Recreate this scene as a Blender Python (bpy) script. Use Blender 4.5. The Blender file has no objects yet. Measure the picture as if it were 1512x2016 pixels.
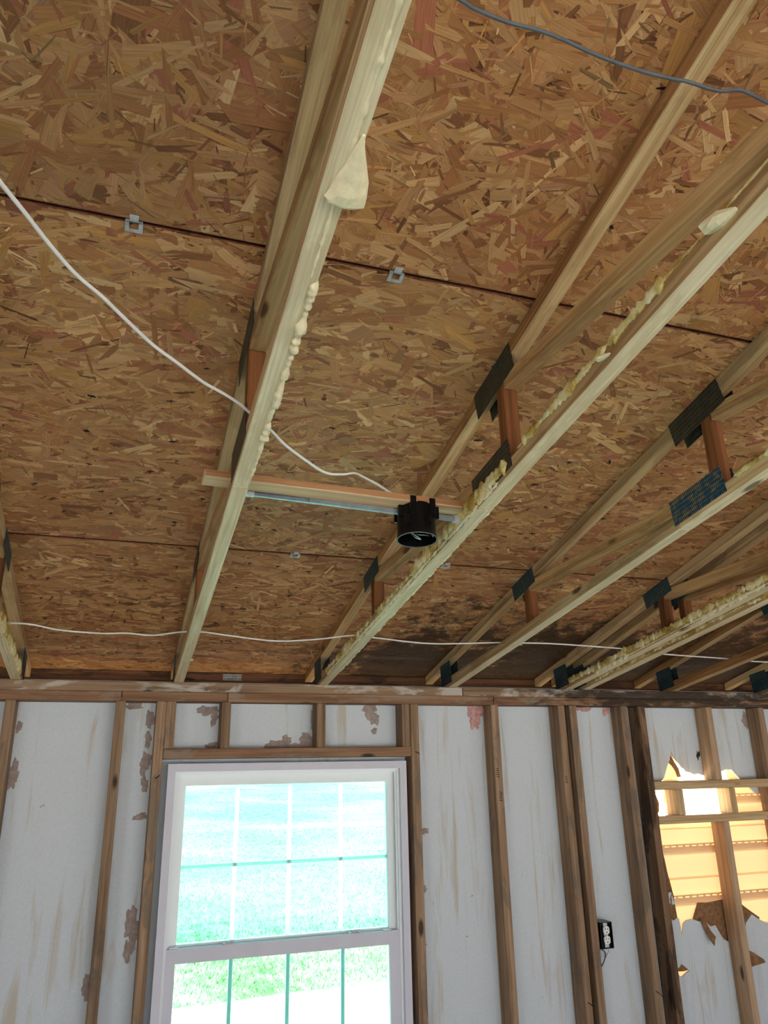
import bpy, bmesh, math, random
import numpy as np
from mathutils import Vector, Matrix, noise
from mathutils.geometry import tessellate_polygon

scn = bpy.context.scene
COL = scn.collection
random.seed(7)

# ------------------------------------------------------------------ camera
CAM_R = Vector((0.94802899, -0.31764111, -0.01857852))
CAM_U = Vector((-0.08773292, -0.31708, 0.94433215))
CAM_F = Vector((0.30584959, 0.89362431, 0.32846862))
cam_d = bpy.data.cameras.new('camera')
cam = bpy.data.objects.new('camera', cam_d)
COL.objects.link(cam)
cam_d.sensor_fit = 'VERTICAL'
cam_d.sensor_height = 36.0
cam_d.lens = 1485.4 / 2016 * 36.0
cam_d.clip_start = 0.02
cam_d.clip_end = 400
M = Matrix((CAM_R, CAM_U, -CAM_F)).transposed().to_4x4()
M.translation = Vector((0.6962, -3.2433, 2.0689))
cam.matrix_world = M
scn.camera = cam

# ------------------------------------------------------------------ sky, sun, exposure
world = bpy.data.worlds.new('sky')
scn.world = world
world.use_nodes = True
wn = world.node_tree.nodes
bg = wn['Background']
bg.inputs['Color'].default_value = (0.72, 0.83, 1.0, 1)
bg.inputs['Strength'].default_value = 1.0

sun_d = bpy.data.lights.new('sun', 'SUN')
sun_d.energy = 8.0
sun_d.color = (1.0, 0.95, 0.86)
sun_d.angle = math.radians(0.6)
sun = bpy.data.objects.new('sun', sun_d)
COL.objects.link(sun)
sun.location = (8, 9, 9)
sun.rotation_euler = Vector((0.52, 0.62, 0.59)).to_track_quat('Z', 'Y').to_euler()

scn.view_settings.view_transform = 'Standard'
scn.view_settings.look = 'None'
scn.view_settings.gamma = 1.0
scn.view_settings.use_curve_mapping = False
scn.view_settings.exposure = 2.12

# ------------------------------------------------------------------ constants
S = 0.6096
TX = [0.2776 + i * S for i in range(8)]     # left faces of the trusses
SB, SR = 0.1536, 0.2418                     # slope of bottom chords / roof
ZP, ZR = 2.44, 2.597                        # plate top / roof underside above the wall face
CH = 0.039                                  # chord depth (vertical)
TH = 0.038                                  # lumber thickness
RIDGE = 4.25
def zb(d): return ZP + SB * d               # underside of bottom chord
def zr(d): return ZR + SR * d               # underside of roof boards

# ------------------------------------------------------------------ materials
def srgb(r, g, b):
    f = lambda c: (c / 255 / 12.92) if c / 255 <= 0.04045 else ((c / 255 + 0.055) / 1.055) ** 2.4
    return (f(r), f(g), f(b), 1.0)

def mat_new(name):
    m = bpy.data.materials.new(name)
    m.use_nodes = True
    nt = m.node_tree
    b = nt.nodes['Principled BSDF']
    return m, nt, b

def N(nt, t, **kw):
    n = nt.nodes.new(t)
    for k, v in kw.items():
        if k in n.inputs:
            n.inputs[k].default_value = v
        else:
            setattr(n, k, v)
    return n

def ramp(nt, fac, stops):
    r = nt.nodes.new('ShaderNodeValToRGB')
    cr = r.color_ramp
    while len(cr.elements) < len(stops):
        cr.elements.new(0.5)
    for e, (p, c) in zip(cr.elements, stops):
        e.position = p
        e.color = c
    nt.links.new(fac, r.inputs[0])
    return r.outputs[0]

def mixc(nt, fac, a, b, mode='MIX'):
    n = nt.nodes.new('ShaderNodeMix')
    n.data_type = 'RGBA'
    n.blend_type = mode
    for sock, v in ((n.inputs[0], fac), (n.inputs[6], a), (n.inputs[7], b)):
        if hasattr(v, 'links'):
            nt.links.new(v, sock)
        else:
            sock.default_value = v
    return n.outputs[2]

def mapped(nt, coord, scale, loc=(0, 0, 0)):
    mp = nt.nodes.new('ShaderNodeMapping')
    mp.inputs['Scale'].default_value = scale
    mp.inputs['Location'].default_value = loc
    nt.links.new(coord, mp.inputs['Vector'])
    return mp.outputs[0]

def noise_tex(nt, vec, scale=1.0, detail=3, rough=0.55, dist=0.0):
    n = nt.nodes.new('ShaderNodeTexNoise')
    n.inputs['Scale'].default_value = scale
    n.inputs['Detail'].default_value = detail
    n.inputs['Roughness'].default_value = rough
    n.inputs['Distortion'].default_value = dist
    nt.links.new(vec, n.inputs['Vector'])
    return n.outputs['Fac']

def bump(nt, b, h, strength=0.3, dist=0.002):
    n = nt.nodes.new('ShaderNodeBump')
    n.inputs['Strength'].default_value = strength
    n.inputs['Distance'].default_value = dist
    nt.links.new(h, n.inputs['Height'])
    nt.links.new(n.outputs[0], b.inputs['Normal'])

def wood(name, light, dark, stain=None, stain_amt=0.5, rough=0.75, vary=0.25, knots=True, mould=None):
    """sawn lumber: grain runs along the piece's own local X"""
    m, nt, b = mat_new(name)
    tc = nt.nodes.new('ShaderNodeTexCoord')
    oi = nt.nodes.new('ShaderNodeObjectInfo')
    add = nt.nodes.new('ShaderNodeVectorMath')
    add.operation = 'MULTIPLY_ADD'
    add.inputs[1].default_value = (1, 1, 1)
    nt.links.new(tc.outputs['Object'], add.inputs[0])
    off = nt.nodes.new('ShaderNodeCombineXYZ')
    mul = nt.nodes.new('ShaderNodeMath'); mul.operation = 'MULTIPLY'; mul.inputs[1].default_value = 37.0
    nt.links.new(oi.outputs['Random'], mul.inputs[0])
    for i in range(3):
        nt.links.new(mul.outputs[0], off.inputs[i])
    nt.links.new(off.outputs[0], add.inputs[2])
    v = add.outputs[0]
    g1 = noise_tex(nt, mapped(nt, v, (1.5, 45, 45)), 1, 4, 0.6, 0.4)
    g2 = noise_tex(nt, mapped(nt, v, (5, 190, 190)), 1, 3, 0.6)
    c = ramp(nt, g1, [(0.32, dark), (0.62, light)])
    c2 = ramp(nt, g2, [(0.3, (0.72, 0.68, 0.62, 1)), (0.65, (1.05, 1.05, 1.05, 1))])
    c = mixc(nt, 0.8, c, c2, 'MULTIPLY')
    if knots:
        vo = nt.nodes.new('ShaderNodeTexVoronoi')
        vo.inputs['Scale'].default_value = 1.0
        nt.links.new(mapped(nt, v, (3.2, 9, 9)), vo.inputs['Vector'])
        k = ramp(nt, vo.outputs['Distance'], [(0.07, (1, 1, 1, 1)), (0.13, (0, 0, 0, 1))])
        c = mixc(nt, k, c, tuple(x * 0.3 for x in dark[:3]) + (1,))
    if stain:
        s = noise_tex(nt, mapped(nt, v, (3.5, 11, 11)), 1, 5, 0.65, 0.6)
        sm = ramp(nt, s, [(0.52, (0, 0, 0, 1)), (0.60, (stain_amt,) * 3 + (1,))])
        c = mixc(nt, sm, c, stain)
    if mould:
        # blotches of mould gathered around one stretch of the piece
        geo = nt.nodes.new('ShaderNodeNewGeometry')
        s = noise_tex(nt, mapped(nt, geo.outputs['Position'], (4, 16, 16), (3.1, 0, 0)), 1, 5, 0.7, 0.5)
        sep = nt.nodes.new('ShaderNodeSeparateXYZ')
        nt.links.new(geo.outputs['Position'], sep.inputs[0])
        mr = nt.nodes.new('ShaderNodeMapRange')
        mr.inputs['From Min'].default_value = mould[0]
        mr.inputs['From Max'].default_value = mould[1]
        mr.inputs['To Min'].default_value = -0.25
        mr.inputs['To Max'].default_value = 0.12
        nt.links.new(sep.outputs[0], mr.inputs['Value'])
        sm = nt.nodes.new('ShaderNodeMath'); sm.operation = 'ADD'
        nt.links.new(s, sm.inputs[0]); nt.links.new(mr.outputs[0], sm.inputs[1])
        mm = ramp(nt, sm.outputs[0], [(0.5, (0, 0, 0, 1)), (0.62, (0.88, 0.88, 0.88, 1))])
        c = mixc(nt, mm, c, srgb(38, 33, 28))
    hv = nt.nodes.new('ShaderNodeHueSaturation')
    mr = nt.nodes.new('ShaderNodeMapRange')
    mr.inputs['To Min'].default_value = 1 - vary
    mr.inputs['To Max'].default_value = 1 + vary * 0.6
    nt.links.new(oi.outputs['Random'], mr.inputs['Value'])
    nt.links.new(mr.outputs[0], hv.inputs['Value'])
    nt.links.new(c, hv.inputs['Color'])
    nt.links.new(hv.outputs[0], b.inputs['Base Color'])
    b.inputs['Roughness'].default_value = rough
    b.inputs['Specular IOR Level'].default_value = 0.25
    bump(nt, b, g2, 0.25, 0.0012)
    return m

def plain(name, col, rough=0.6, metal=0.0, spec=0.4, nscale=0, amt=0.25, bumpd=0.0):
    m, nt, b = mat_new(name)
    b.inputs['Roughness'].default_value = rough
    b.inputs['Metallic'].default_value = metal
    b.inputs['Specular IOR Level'].default_value = spec
    if nscale:
        tc = nt.nodes.new('ShaderNodeTexCoord')
        f = noise_tex(nt, tc.outputs['Object'], nscale, 4, 0.6)
        lo = tuple(c * (1 - amt) for c in col[:3]) + (1,)
        hi = tuple(min(1, c * (1 + amt * 0.6)) for c in col[:3]) + (1,)
        nt.links.new(ramp(nt, f, [(0.3, lo), (0.7, hi)]), b.inputs['Base Color'])
        if bumpd:
            bump(nt, b, f, 0.5, bumpd)
    else:
        b.inputs['Base Color'].default_value = col
    return m

MAT = {}
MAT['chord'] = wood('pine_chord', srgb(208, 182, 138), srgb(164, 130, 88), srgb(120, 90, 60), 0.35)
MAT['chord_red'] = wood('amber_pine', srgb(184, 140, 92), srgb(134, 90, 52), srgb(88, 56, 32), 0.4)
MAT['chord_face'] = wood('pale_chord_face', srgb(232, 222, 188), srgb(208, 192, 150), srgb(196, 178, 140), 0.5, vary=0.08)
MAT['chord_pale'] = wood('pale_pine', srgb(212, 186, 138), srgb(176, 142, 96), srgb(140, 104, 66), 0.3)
MAT['web'] = wood('web_pine', srgb(198, 164, 114), srgb(152, 114, 70), srgb(100, 70, 42), 0.35)
MAT['web_red'] = wood('red_web', srgb(132, 84, 46), srgb(96, 56, 28), None, vary=0.15)
MAT['stud'] = wood('stud_wood', srgb(166, 138, 112), srgb(120, 94, 70), srgb(104, 94, 82), 0.6, vary=0.22)
MAT['stud_new'] = wood('new_stud', srgb(192, 164, 134), srgb(160, 128, 98), None, vary=0.1, knots=True)
MAT['stud_dark'] = wood('dark_stud', srgb(142, 112, 86), srgb(98, 74, 54), srgb(40, 33, 28), 0.7, vary=0.1)
MAT['plate'] = wood('plate_wood', srgb(158, 122, 94), srgb(108, 78, 56), srgb(146, 134, 120), 0.55, vary=0.12, mould=(1.6, 3.0))
MAT['plate_up'] = wood('upper_plate_wood', srgb(158, 130, 104), srgb(104, 82, 62), srgb(196, 190, 178), 0.75, vary=0.05, mould=(1.7, 2.9))
MAT['block'] = wood('block_wood', srgb(206, 180, 140), srgb(178, 146, 104), None, vary=0.06)
MAT['board'] = wood('nailer_wood', srgb(226, 204, 166), srgb(200, 170, 126), None, vary=0.02)
MAT['board_edge'] = wood('nailer_edge', srgb(186, 138, 98), srgb(158, 110, 74), None, vary=0.02)
MAT['fascia'] = wood('fascia_wood', srgb(112, 78, 56), srgb(74, 48, 34), srgb(40, 30, 24), 0.7, vary=0.1)
MAT['vinyl'] = plain('white_vinyl', srgb(236, 238, 240), 0.42, spec=0.5)
MAT['trim'] = plain('vinyl_frame', srgb(206, 206, 216), 0.5, spec=0.4, nscale=9, amt=0.05)
MAT['grille'] = plain('white_grille', srgb(226, 230, 232), 0.5)
MAT['galv'] = plain('galvanised_steel', srgb(196, 204, 208), 0.5, 0.3, nscale=60, amt=0.3)
MAT['bar'] = plain('hanger_steel', srgb(140, 148, 154), 0.45, 0.5, nscale=60, amt=0.2)
MAT['black'] = plain('black_plastic', srgb(9, 9, 11), 0.3, spec=0.25)
MAT['blackin'] = plain('black_plastic_inside', srgb(8, 8, 9), 0.5)
MAT['rim'] = plain('grey_plastic_edge', srgb(96, 96, 100), 0.4)
MAT['white_cable'] = plain('white_cable_sheath', srgb(232, 230, 226), 0.45)
MAT['grey_cable'] = plain('grey_cable_sheath', srgb(92, 96, 102), 0.55, nscale=40, amt=0.2)
MAT['copper'] = plain('bare_copper', srgb(190, 190, 186), 0.3, 0.9)
MAT['recept'] = plain('white_receptacle', srgb(232, 232, 228), 0.35)
MAT['slot'] = plain('dark_slot', srgb(24, 24, 26), 0.6)
MAT['nail'] = plain('dark_nail', srgb(44, 36, 30), 0.6, 0.3)
MAT['pink'] = plain('pink_fibreglass', srgb(212, 164, 158), 0.95, spec=0.05, nscale=70, amt=0.35, bumpd=0.004)
MAT['residue'] = plain('brown_residue', srgb(164, 148, 140), 0.9, spec=0.1, nscale=45, amt=0.3, bumpd=0.002)
MAT['torn'] = plain('brown_board_core', srgb(142, 106, 74), 0.9, spec=0.1, nscale=50, amt=0.35, bumpd=0.002)
MAT['torn_edge'] = plain('torn_paper_edge', srgb(226, 202, 164), 0.9, spec=0.1)
MAT['felt'] = plain('black_felt', srgb(30, 26, 26), 0.9)
MAT['osb_edge'] = plain('maroon_sealed_edge', srgb(72, 24, 24), 0.8, nscale=30, amt=0.4)
MAT['drywall'] = plain('painted_wall', srgb(222, 218, 208), 0.85, spec=0.2, nscale=3, amt=0.05)
MAT['floor'] = plain('plywood_floor', srgb(200, 192, 180), 0.75, nscale=2.5, amt=0.15)
MAT['gravel'] = plain('pale_concrete', srgb(236, 232, 222), 0.9, spec=0.1, nscale=1.2, amt=0.12)
MAT['blade'] = plain('grass_blade', srgb(118, 146, 84), 0.7, nscale=0.9, amt=0.3)

def foam_mat():
    m, nt, b = mat_new('cured_foam')
    tc = nt.nodes.new('ShaderNodeTexCoord')
    f = noise_tex(nt, tc.outputs['Object'], 16, 5, 0.65, 0.4)
    c = ramp(nt, f, [(0.36, srgb(160, 132, 54)), (0.46, srgb(206, 186, 110)), (0.6, srgb(238, 230, 184))])
    nt.links.new(c, b.inputs['Base Color'])
    b.inputs['Roughness'].default_value = 0.55
    f2 = noise_tex(nt, tc.outputs['Object'], 170, 3, 0.6)
    bump(nt, b, f2, 0.6, 0.003)
    return m
MAT['foam'] = foam_mat()
MAT['cream'] = plain('cream_foam', srgb(242, 232, 192), 0.6, nscale=60, amt=0.12, bumpd=0.002)

def plate_mat(name, col, worn):
    """truss connector plate: rows of punched slots, paint worn off in places"""
    m, nt, b = mat_new(name)
    tc = nt.nodes.new('ShaderNodeTexCoord')
    sp = nt.nodes.new('ShaderNodeSeparateXYZ')
    nt.links.new(tc.outputs['Object'], sp.inputs[0])
    cb = nt.nodes.new('ShaderNodeCombineXYZ')
    nt.links.new(sp.outputs[0], cb.inputs[0]); nt.links.new(sp.outputs[2], cb.inputs[1])
    br = nt.nodes.new('ShaderNodeTexBrick')
    br.inputs['Scale'].default_value = 1.0
    br.inputs['Brick Width'].default_value = 0.0064
    br.inputs['Row Height'].default_value = 0.0125
    br.inputs['Mortar Size'].default_value = 0.0017
    br.inputs['Mortar Smooth'].default_value = 0.2
    br.inputs['Color1'].default_value = (0, 0, 0, 1)
    br.inputs['Color2'].default_value = (0, 0, 0, 1)
    br.inputs['Mortar'].default_value = (1, 1, 1, 1)
    nt.links.new(cb.outputs[0], br.inputs['Vector'])
    f = noise_tex(nt, tc.outputs['Object'], 38, 4, 0.7)
    base = ramp(nt, f, [(0.46, col), (0.58, worn)])
    c = mixc(nt, br.outputs['Color'], srgb(22, 24, 24), base)
    nt.links.new(c, b.inputs['Base Color'])
    b.inputs['Metallic'].default_value = 0.35
    b.inputs['Roughness'].default_value = 0.5
    bump(nt, b, br.outputs['Color'], 0.6, 0.002)
    return m
MAT['pl_blue'] = plate_mat('blue_connector_plate', srgb(52, 92, 104), srgb(84, 104, 104))
MAT['pl_worn'] = plate_mat('worn_blue_connector_plate', srgb(40, 100, 132), srgb(150, 142, 118))
MAT['pl_dark'] = plate_mat('dark_connector_plate', srgb(72, 74, 62), srgb(92, 90, 74))
MAT['pl_steel'] = plate_mat('steel_connector_plate', srgb(176, 182, 184), srgb(150, 152, 150))

def osb_mats():
    m, nt, b = mat_new('osb_strands')
    at = nt.nodes.new('ShaderNodeAttribute'); at.attribute_name = 'Col'
    uv = nt.nodes.new('ShaderNodeUVMap'); uv.uv_map = 'strand'
    tc = nt.nodes.new('ShaderNodeTexCoord')
    g = noise_tex(nt, mapped(nt, uv.outputs[0], (14, 420, 1)), 1, 3, 0.6, 0.3)
    gc = ramp(nt, g, [(0.28, (0.66, 0.6, 0.54, 1)), (0.6, (1.06, 1.05, 1.04, 1))])
    c = mixc(nt, 0.85, at.outputs['Color'], gc, 'MULTIPLY')
    # black mould, in blotches over the eave between the trusses on the right
    sp = nt.nodes.new('ShaderNodeSeparateXYZ')
    geo = nt.nodes.new('ShaderNodeNewGeometry')
    nt.links.new(geo.outputs['Position'], sp.inputs[0])
    n1 = noise_tex(nt, geo.outputs['Position'], 9, 5, 0.75, 0.3)
    n2 = noise_tex(nt, geo.outputs['Position'], 1.6, 2, 0.5)
    def mr(sock, a, bb, lo, hi):
        q = nt.nodes.new('ShaderNodeMapRange')
        q.inputs['From Min'].default_value = a; q.inputs['From Max'].default_value = bb
        q.inputs['To Min'].default_value = lo; q.inputs['To Max'].default_value = hi
        nt.links.new(sock, q.inputs['Value'])
        return q.outputs[0]
    def mth(op, a, bb):
        q = nt.nodes.new('ShaderNodeMath'); q.operation = op
        for i, s in enumerate((a, bb)):
            if hasattr(s, 'links'): nt.links.new(s, q.inputs[i])
            else: q.inputs[i].default_value = s
        return q.outputs[0]
    gx = mr(sp.outputs[0], 1.35, 1.9, -0.35, 0.0)
    gy = mr(sp.outputs[1], -0.95, 0.1, -0.14, 0.30)
    s = mth('ADD', mth('ADD', n1, mth('MULTIPLY', mth('SUBTRACT', n2, 0.5), 0.5)), mth('ADD', gx, gy))
    mm = ramp(nt, s, [(0.50, (0, 0, 0, 1)), (0.66, (0.86, 0.86, 0.86, 1))])
    c = mixc(nt, mm, c, srgb(34, 27, 20))
    nt.links.new(c, b.inputs['Base Color'])
    b.inputs['Roughness'].default_value = 0.62
    b.inputs['Specular IOR Level'].default_value = 0.3
    bump(nt, b, g, 0.3, 0.0008)
    m2, nt, b = mat_new('osb_core')
    tc = nt.nodes.new('ShaderNodeTexCoord')
    f = noise_tex(nt, tc.outputs['Object'], 60, 4, 0.7)
    nt.links.new(ramp(nt, f, [(0.35, srgb(88, 50, 26)), (0.65, srgb(150, 98, 52))]), b.inputs['Base Color'])
    b.inputs['Roughness'].default_value = 0.8
    return m, m2
MAT['strand'], MAT['osb'] = osb_mats()

def sheath_mat():
    m, nt, b = mat_new('white_sheathing')
    tc = nt.nodes.new('ShaderNodeTexCoord')
    v = tc.outputs['Object']
    st = noise_tex(nt, mapped(nt, v, (20, 1, 1.5)), 1, 4, 0.6, 0.9)
    big = noise_tex(nt, v, 1.7, 2, 0.5)
    ad = nt.nodes.new('ShaderNodeMath'); ad.operation = 'MULTIPLY_ADD'
    ad.inputs[1].default_value = 0.55; nt.links.new(big, ad.inputs[0]); nt.links.new(st, ad.inputs[2])
    s = ramp(nt, ad.outputs[0], [(0.84, (0, 0, 0, 1)), (1.02, (0.6, 0.6, 0.6, 1))])
    fine = noise_tex(nt, v, 240, 3, 0.6)
    base = ramp(nt, fine, [(0.3, srgb(196, 203, 208)), (0.7, srgb(210, 216, 220))])
    c = mixc(nt, s, base, srgb(178, 160, 126))
    sp = noise_tex(nt, v, 26, 2, 0.5)
    sm = ramp(nt, sp, [(0.77, (0, 0, 0, 1)), (0.80, (0.6, 0.6, 0.6, 1))])
    c = mixc(nt, sm, c, srgb(120, 88, 74))
    nt.links.new(c, b.inputs['Base Color'])
    b.inputs['Roughness'].default_value = 0.55
    b.inputs['Specular IOR Level'].default_value = 0.3
    bump(nt, b, fine, 0.15, 0.0006)
    return m
MAT['sheath'] = sheath_mat()

def siding_mat():
    m, nt, b = mat_new('thin_vinyl_siding')
    out = nt.nodes['Material Output']
    b.inputs['Base Color'].default_value = srgb(226, 196, 150)
    b.inputs['Roughness'].default_value = 0.55
    tr = nt.nodes.new('ShaderNodeBsdfTranslucent')
    tr.inputs['Color'].default_value = (0.95, 0.53, 0.25, 1)
    mx = nt.nodes.new('ShaderNodeMixShader')
    mx.inputs[0].default_value = 0.09
    nt.links.new(b.outputs[0], mx.inputs[1]); nt.links.new(tr.outputs[0], mx.inputs[2])
    nt.links.new(mx.outputs[0], out.inputs['Surface'])
    return m
MAT['siding'] = siding_mat()

def glass_mat(name, tint):
    m, nt, b = mat_new(name)
    out = nt.nodes['Material Output']
    nt.nodes.remove(b)
    tr = nt.nodes.new('ShaderNodeBsdfTransparent'); tr.inputs['Color'].default_value = tint
    gl = nt.nodes.new('ShaderNodeBsdfGlossy'); gl.inputs['Roughness'].default_value = 0.02
    fr = nt.nodes.new('ShaderNodeFresnel'); fr.inputs['IOR'].default_value = 1.45
    mx = nt.nodes.new('ShaderNodeMixShader')
    nt.links.new(fr.outputs[0], mx.inputs[0])
    nt.links.new(tr.outputs[0], mx.inputs[1]); nt.links.new(gl.outputs[0], mx.inputs[2])
    nt.links.new(mx.outputs[0], out.inputs['Surface'])
    return m
def grille_mat(name, amt):
    m, nt, b = mat_new(name)
    out = nt.nodes['Material Output']
    b.inputs['Base Color'].default_value = srgb(236, 240, 240)
    tr = nt.nodes.new('ShaderNodeBsdfTranslucent'); tr.inputs['Color'].default_value = (0.95, 0.97, 0.97, 1)
    mx = nt.nodes.new('ShaderNodeMixShader'); mx.inputs[0].default_value = amt
    nt.links.new(b.outputs[0], mx.inputs[1]); nt.links.new(tr.outputs[0], mx.inputs[2])
    nt.links.new(mx.outputs[0], out.inputs['Surface'])
    return m
MAT['grille_t'] = grille_mat('backlit_grille', 0.5)
MAT['vinyl_t'] = grille_mat('backlit_vinyl', 0.06)
MAT['glass_up'] = glass_mat('aqua_glass', (0.56, 0.98, 0.93, 1))
MAT['glass_lo'] = glass_mat('clear_glass', (0.70, 0.95, 0.90, 1))

def grass_mat():
    m, nt, b = mat_new('lawn')
    tc = nt.nodes.new('ShaderNodeTexCoord')
    f = noise_tex(nt, mapped(nt, tc.outputs['Object'], (9, 3.5, 3.5)), 1, 6, 0.75)
    g = noise_tex(nt, tc.outputs['Object'], 0.35, 3, 0.6)
    c1 = ramp(nt, f, [(0.38, srgb(62, 92, 56)), (0.62, srgb(150, 168, 116))])
    c2 = ramp(nt, g, [(0.4, srgb(104, 132, 82)), (0.62, srgb(196, 196, 160))])
    nt.links.new(mixc(nt, 0.35, c1, c2), b.inputs['Base Color'])
    b.inputs['Roughness'].default_value = 0.9
    b.inputs['Specular IOR Level'].default_value = 0.1
    bump(nt, b, f, 0.8, 0.05)
    return m
MAT['lawn'] = grass_mat()

# ------------------------------------------------------------------ mesh helpers
def link(name, me, mats, parent=None, mw=None):
    o = bpy.data.objects.new(name, me)
    if not isinstance(mats, (list, tuple)): mats = [mats]
    if not me.materials:
        for k in mats: me.materials.append(k)
    COL.objects.link(o)
    if parent: o.parent = parent
    if mw is not None: o.matrix_local = mw
    return o

def link_m(name, me, mat, parent=None, mw=None):
    """shared mesh, material held by the object"""
    o = link(name, me, mat, parent, mw)
    o.material_slots[0].link = 'OBJECT'
    o.material_slots[0].material = mat
    return o

def tag(o, label=None, cat=None, group=None, kind=None):
    if label: o['label'] = label
    if cat: o['category'] = cat
    if group: o['group'] = group
    if kind: o['kind'] = kind
    return o

def empty(name, loc=(0, 0, 0)):
    o = bpy.data.objects.new(name, None)
    o.empty_display_size = 0.1
    COL.objects.link(o)
    o.location = loc
    return o

def bm_mesh(name, bm, smooth=False):
    me = bpy.data.meshes.new(name)
    bmesh.ops.recalc_face_normals(bm, faces=bm.faces)
    bm.to_mesh(me); bm.free()
    if smooth:
        me.polygons.foreach_set('use_smooth', [True] * len(me.polygons))
    return me

def box_bm(bm, x0, x1, y0, y1, z0, z1, bev=0.0):
    vs = [bm.verts.new((x, y, z)) for x in (x0, x1) for y in (y0, y1) for z in (z0, z1)]
    F = [(0, 1, 3, 2), (4, 6, 7, 5), (0, 4, 5, 1), (2, 3, 7, 6), (0, 2, 6, 4), (1, 5, 7, 3)]
    fs = [bm.faces.new([vs[i] for i in f]) for f in F]
    if bev:
        es = list({e for f in fs for e in f.edges})
        bmesh.ops.bevel(bm, geom=es, offset=bev, segments=1, affect='EDGES')

def box_mesh(name, x0, x1, y0, y1, z0, z1, bev=0.0):
    bm = bmesh.new()
    box_bm(bm, x0, x1, y0, y1, z0, z1, bev)
    return bm_mesh(name, bm)

def frame_mesh(name, x0, x1, z0, z1, wl, wr, wb, wt, y0, y1, bev=0.002):
    """a rectangular frame in the wall plane as one mesh"""
    outer = [(x0, z0), (x1, z0), (x1, z1), (x0, z1)]
    inner = [(x0 + wl, z0 + wb), (x1 - wr, z0 + wb), (x1 - wr, z1 - wt), (x0 + wl, z1 - wt)]
    return sheet_mesh(name, outer, [inner], y0, y1)

def sheet_mesh(name, outer, holes, y0, y1, axes='xz'):
    """flat board with holes; outline in two axes, thickness along the third"""
    loops = [outer] + list(holes)
    pts = [p for l in loops for p in l]
    tris = tessellate_polygon([[Vector((p[0], p[1], 0)) for p in l] for l in loops])
    if axes == 'xz':
        mk = lambda p, t: (p[0], t, p[1])
    elif axes == 'yz':
        mk = lambda p, t: (t, p[0], p[1])
    else:
        mk = lambda p, t: (p[0], p[1], t)
    n = len(pts)
    verts = [mk(p, y0) for p in pts] + [mk(p, y1) for p in pts]
    faces = [tuple(t) for t in tris] + [tuple(n + i for i in reversed(t)) for t in tris]
    k = 0
    for l in loops:
        m = len(l)
        for i in range(m):
            a, b = k + i, k + (i + 1) % m
            faces.append((a, b, n + b, n + a))
        k += m
    me = bpy.data.meshes.new(name)
    me.from_pydata(verts, [], faces)
    bm = bmesh.new(); bm.from_mesh(me)
    bmesh.ops.recalc_face_normals(bm, faces=bm.faces)
    bm.to_mesh(me); bm.free()
    return me

def tube(name, pts, r, mat, parent=None, flat=1.0, sub=6, seg=8):
    """smooth tube through points (Catmull-Rom)"""
    P = [Vector(p) for p in pts]
    Q = []
    for i in range(len(P) - 1):
        p0 = P[max(i - 1, 0)]; p1 = P[i]; p2 = P[i + 1]; p3 = P[min(i + 2, len(P) - 1)]
        for k in range(sub):
            t = k / sub
            Q.append(0.5 * ((2 * p1) + (p2 - p0) * t + (2 * p0 - 5 * p1 + 4 * p2 - p3) * t * t + (3 * p1 - p0 - 3 * p2 + p3) * t ** 3))
    Q.append(P[-1])
    bm = bmesh.new()
    rings = []
    for i, q in enumerate(Q):
        d = (Q[min(i + 1, len(Q) - 1)] - Q[max(i - 1, 0)]).normalized()
        up = Vector((0, 0, 1)) if abs(d.z) < 0.95 else Vector((1, 0, 0))
        a = d.cross(up).normalized(); b = a.cross(d)
        rings.append([bm.verts.new(q + (a * math.cos(t) + b * math.sin(t) * flat) * r)
                      for t in [2 * math.pi * k / seg for k in range(seg)]])
    for A, B in zip(rings, rings[1:]):
        for k in range(seg):
            bm.faces.new((A[k], A[(k + 1) % seg], B[(k + 1) % seg], B[k]))
    bm.faces.new(rings[0]); bm.faces.new(rings[-1])
    return link(name, bm_mesh(name, bm, True), mat, parent)

# lumber piece: polygon in the truss plane (d, z), local X along the piece
def clip(poly, f):
    out = []
    for i, p in enumerate(poly):
        q = poly[(i + 1) % len(poly)]
        a, b = f(p), f(q)
        if a >= 0: out.append(p)
        if (a >= 0) != (b >= 0):
            t = a / (a - b)
            out.append((p[0] + (q[0] - p[0]) * t, p[1] + (q[1] - p[1]) * t))
    return out

def strip(p0, p1, hw):
    d = Vector((p1[0] - p0[0], p1[1] - p0[1])).normalized()
    n = Vector((-d.y, d.x)) * hw
    return [(p0[0] - n.x, p0[1] - n.y), (p1[0] - n.x, p1[1] - n.y), (p1[0] + n.x, p1[1] + n.y), (p0[0] + n.x, p0[1] + n.y)]

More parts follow.
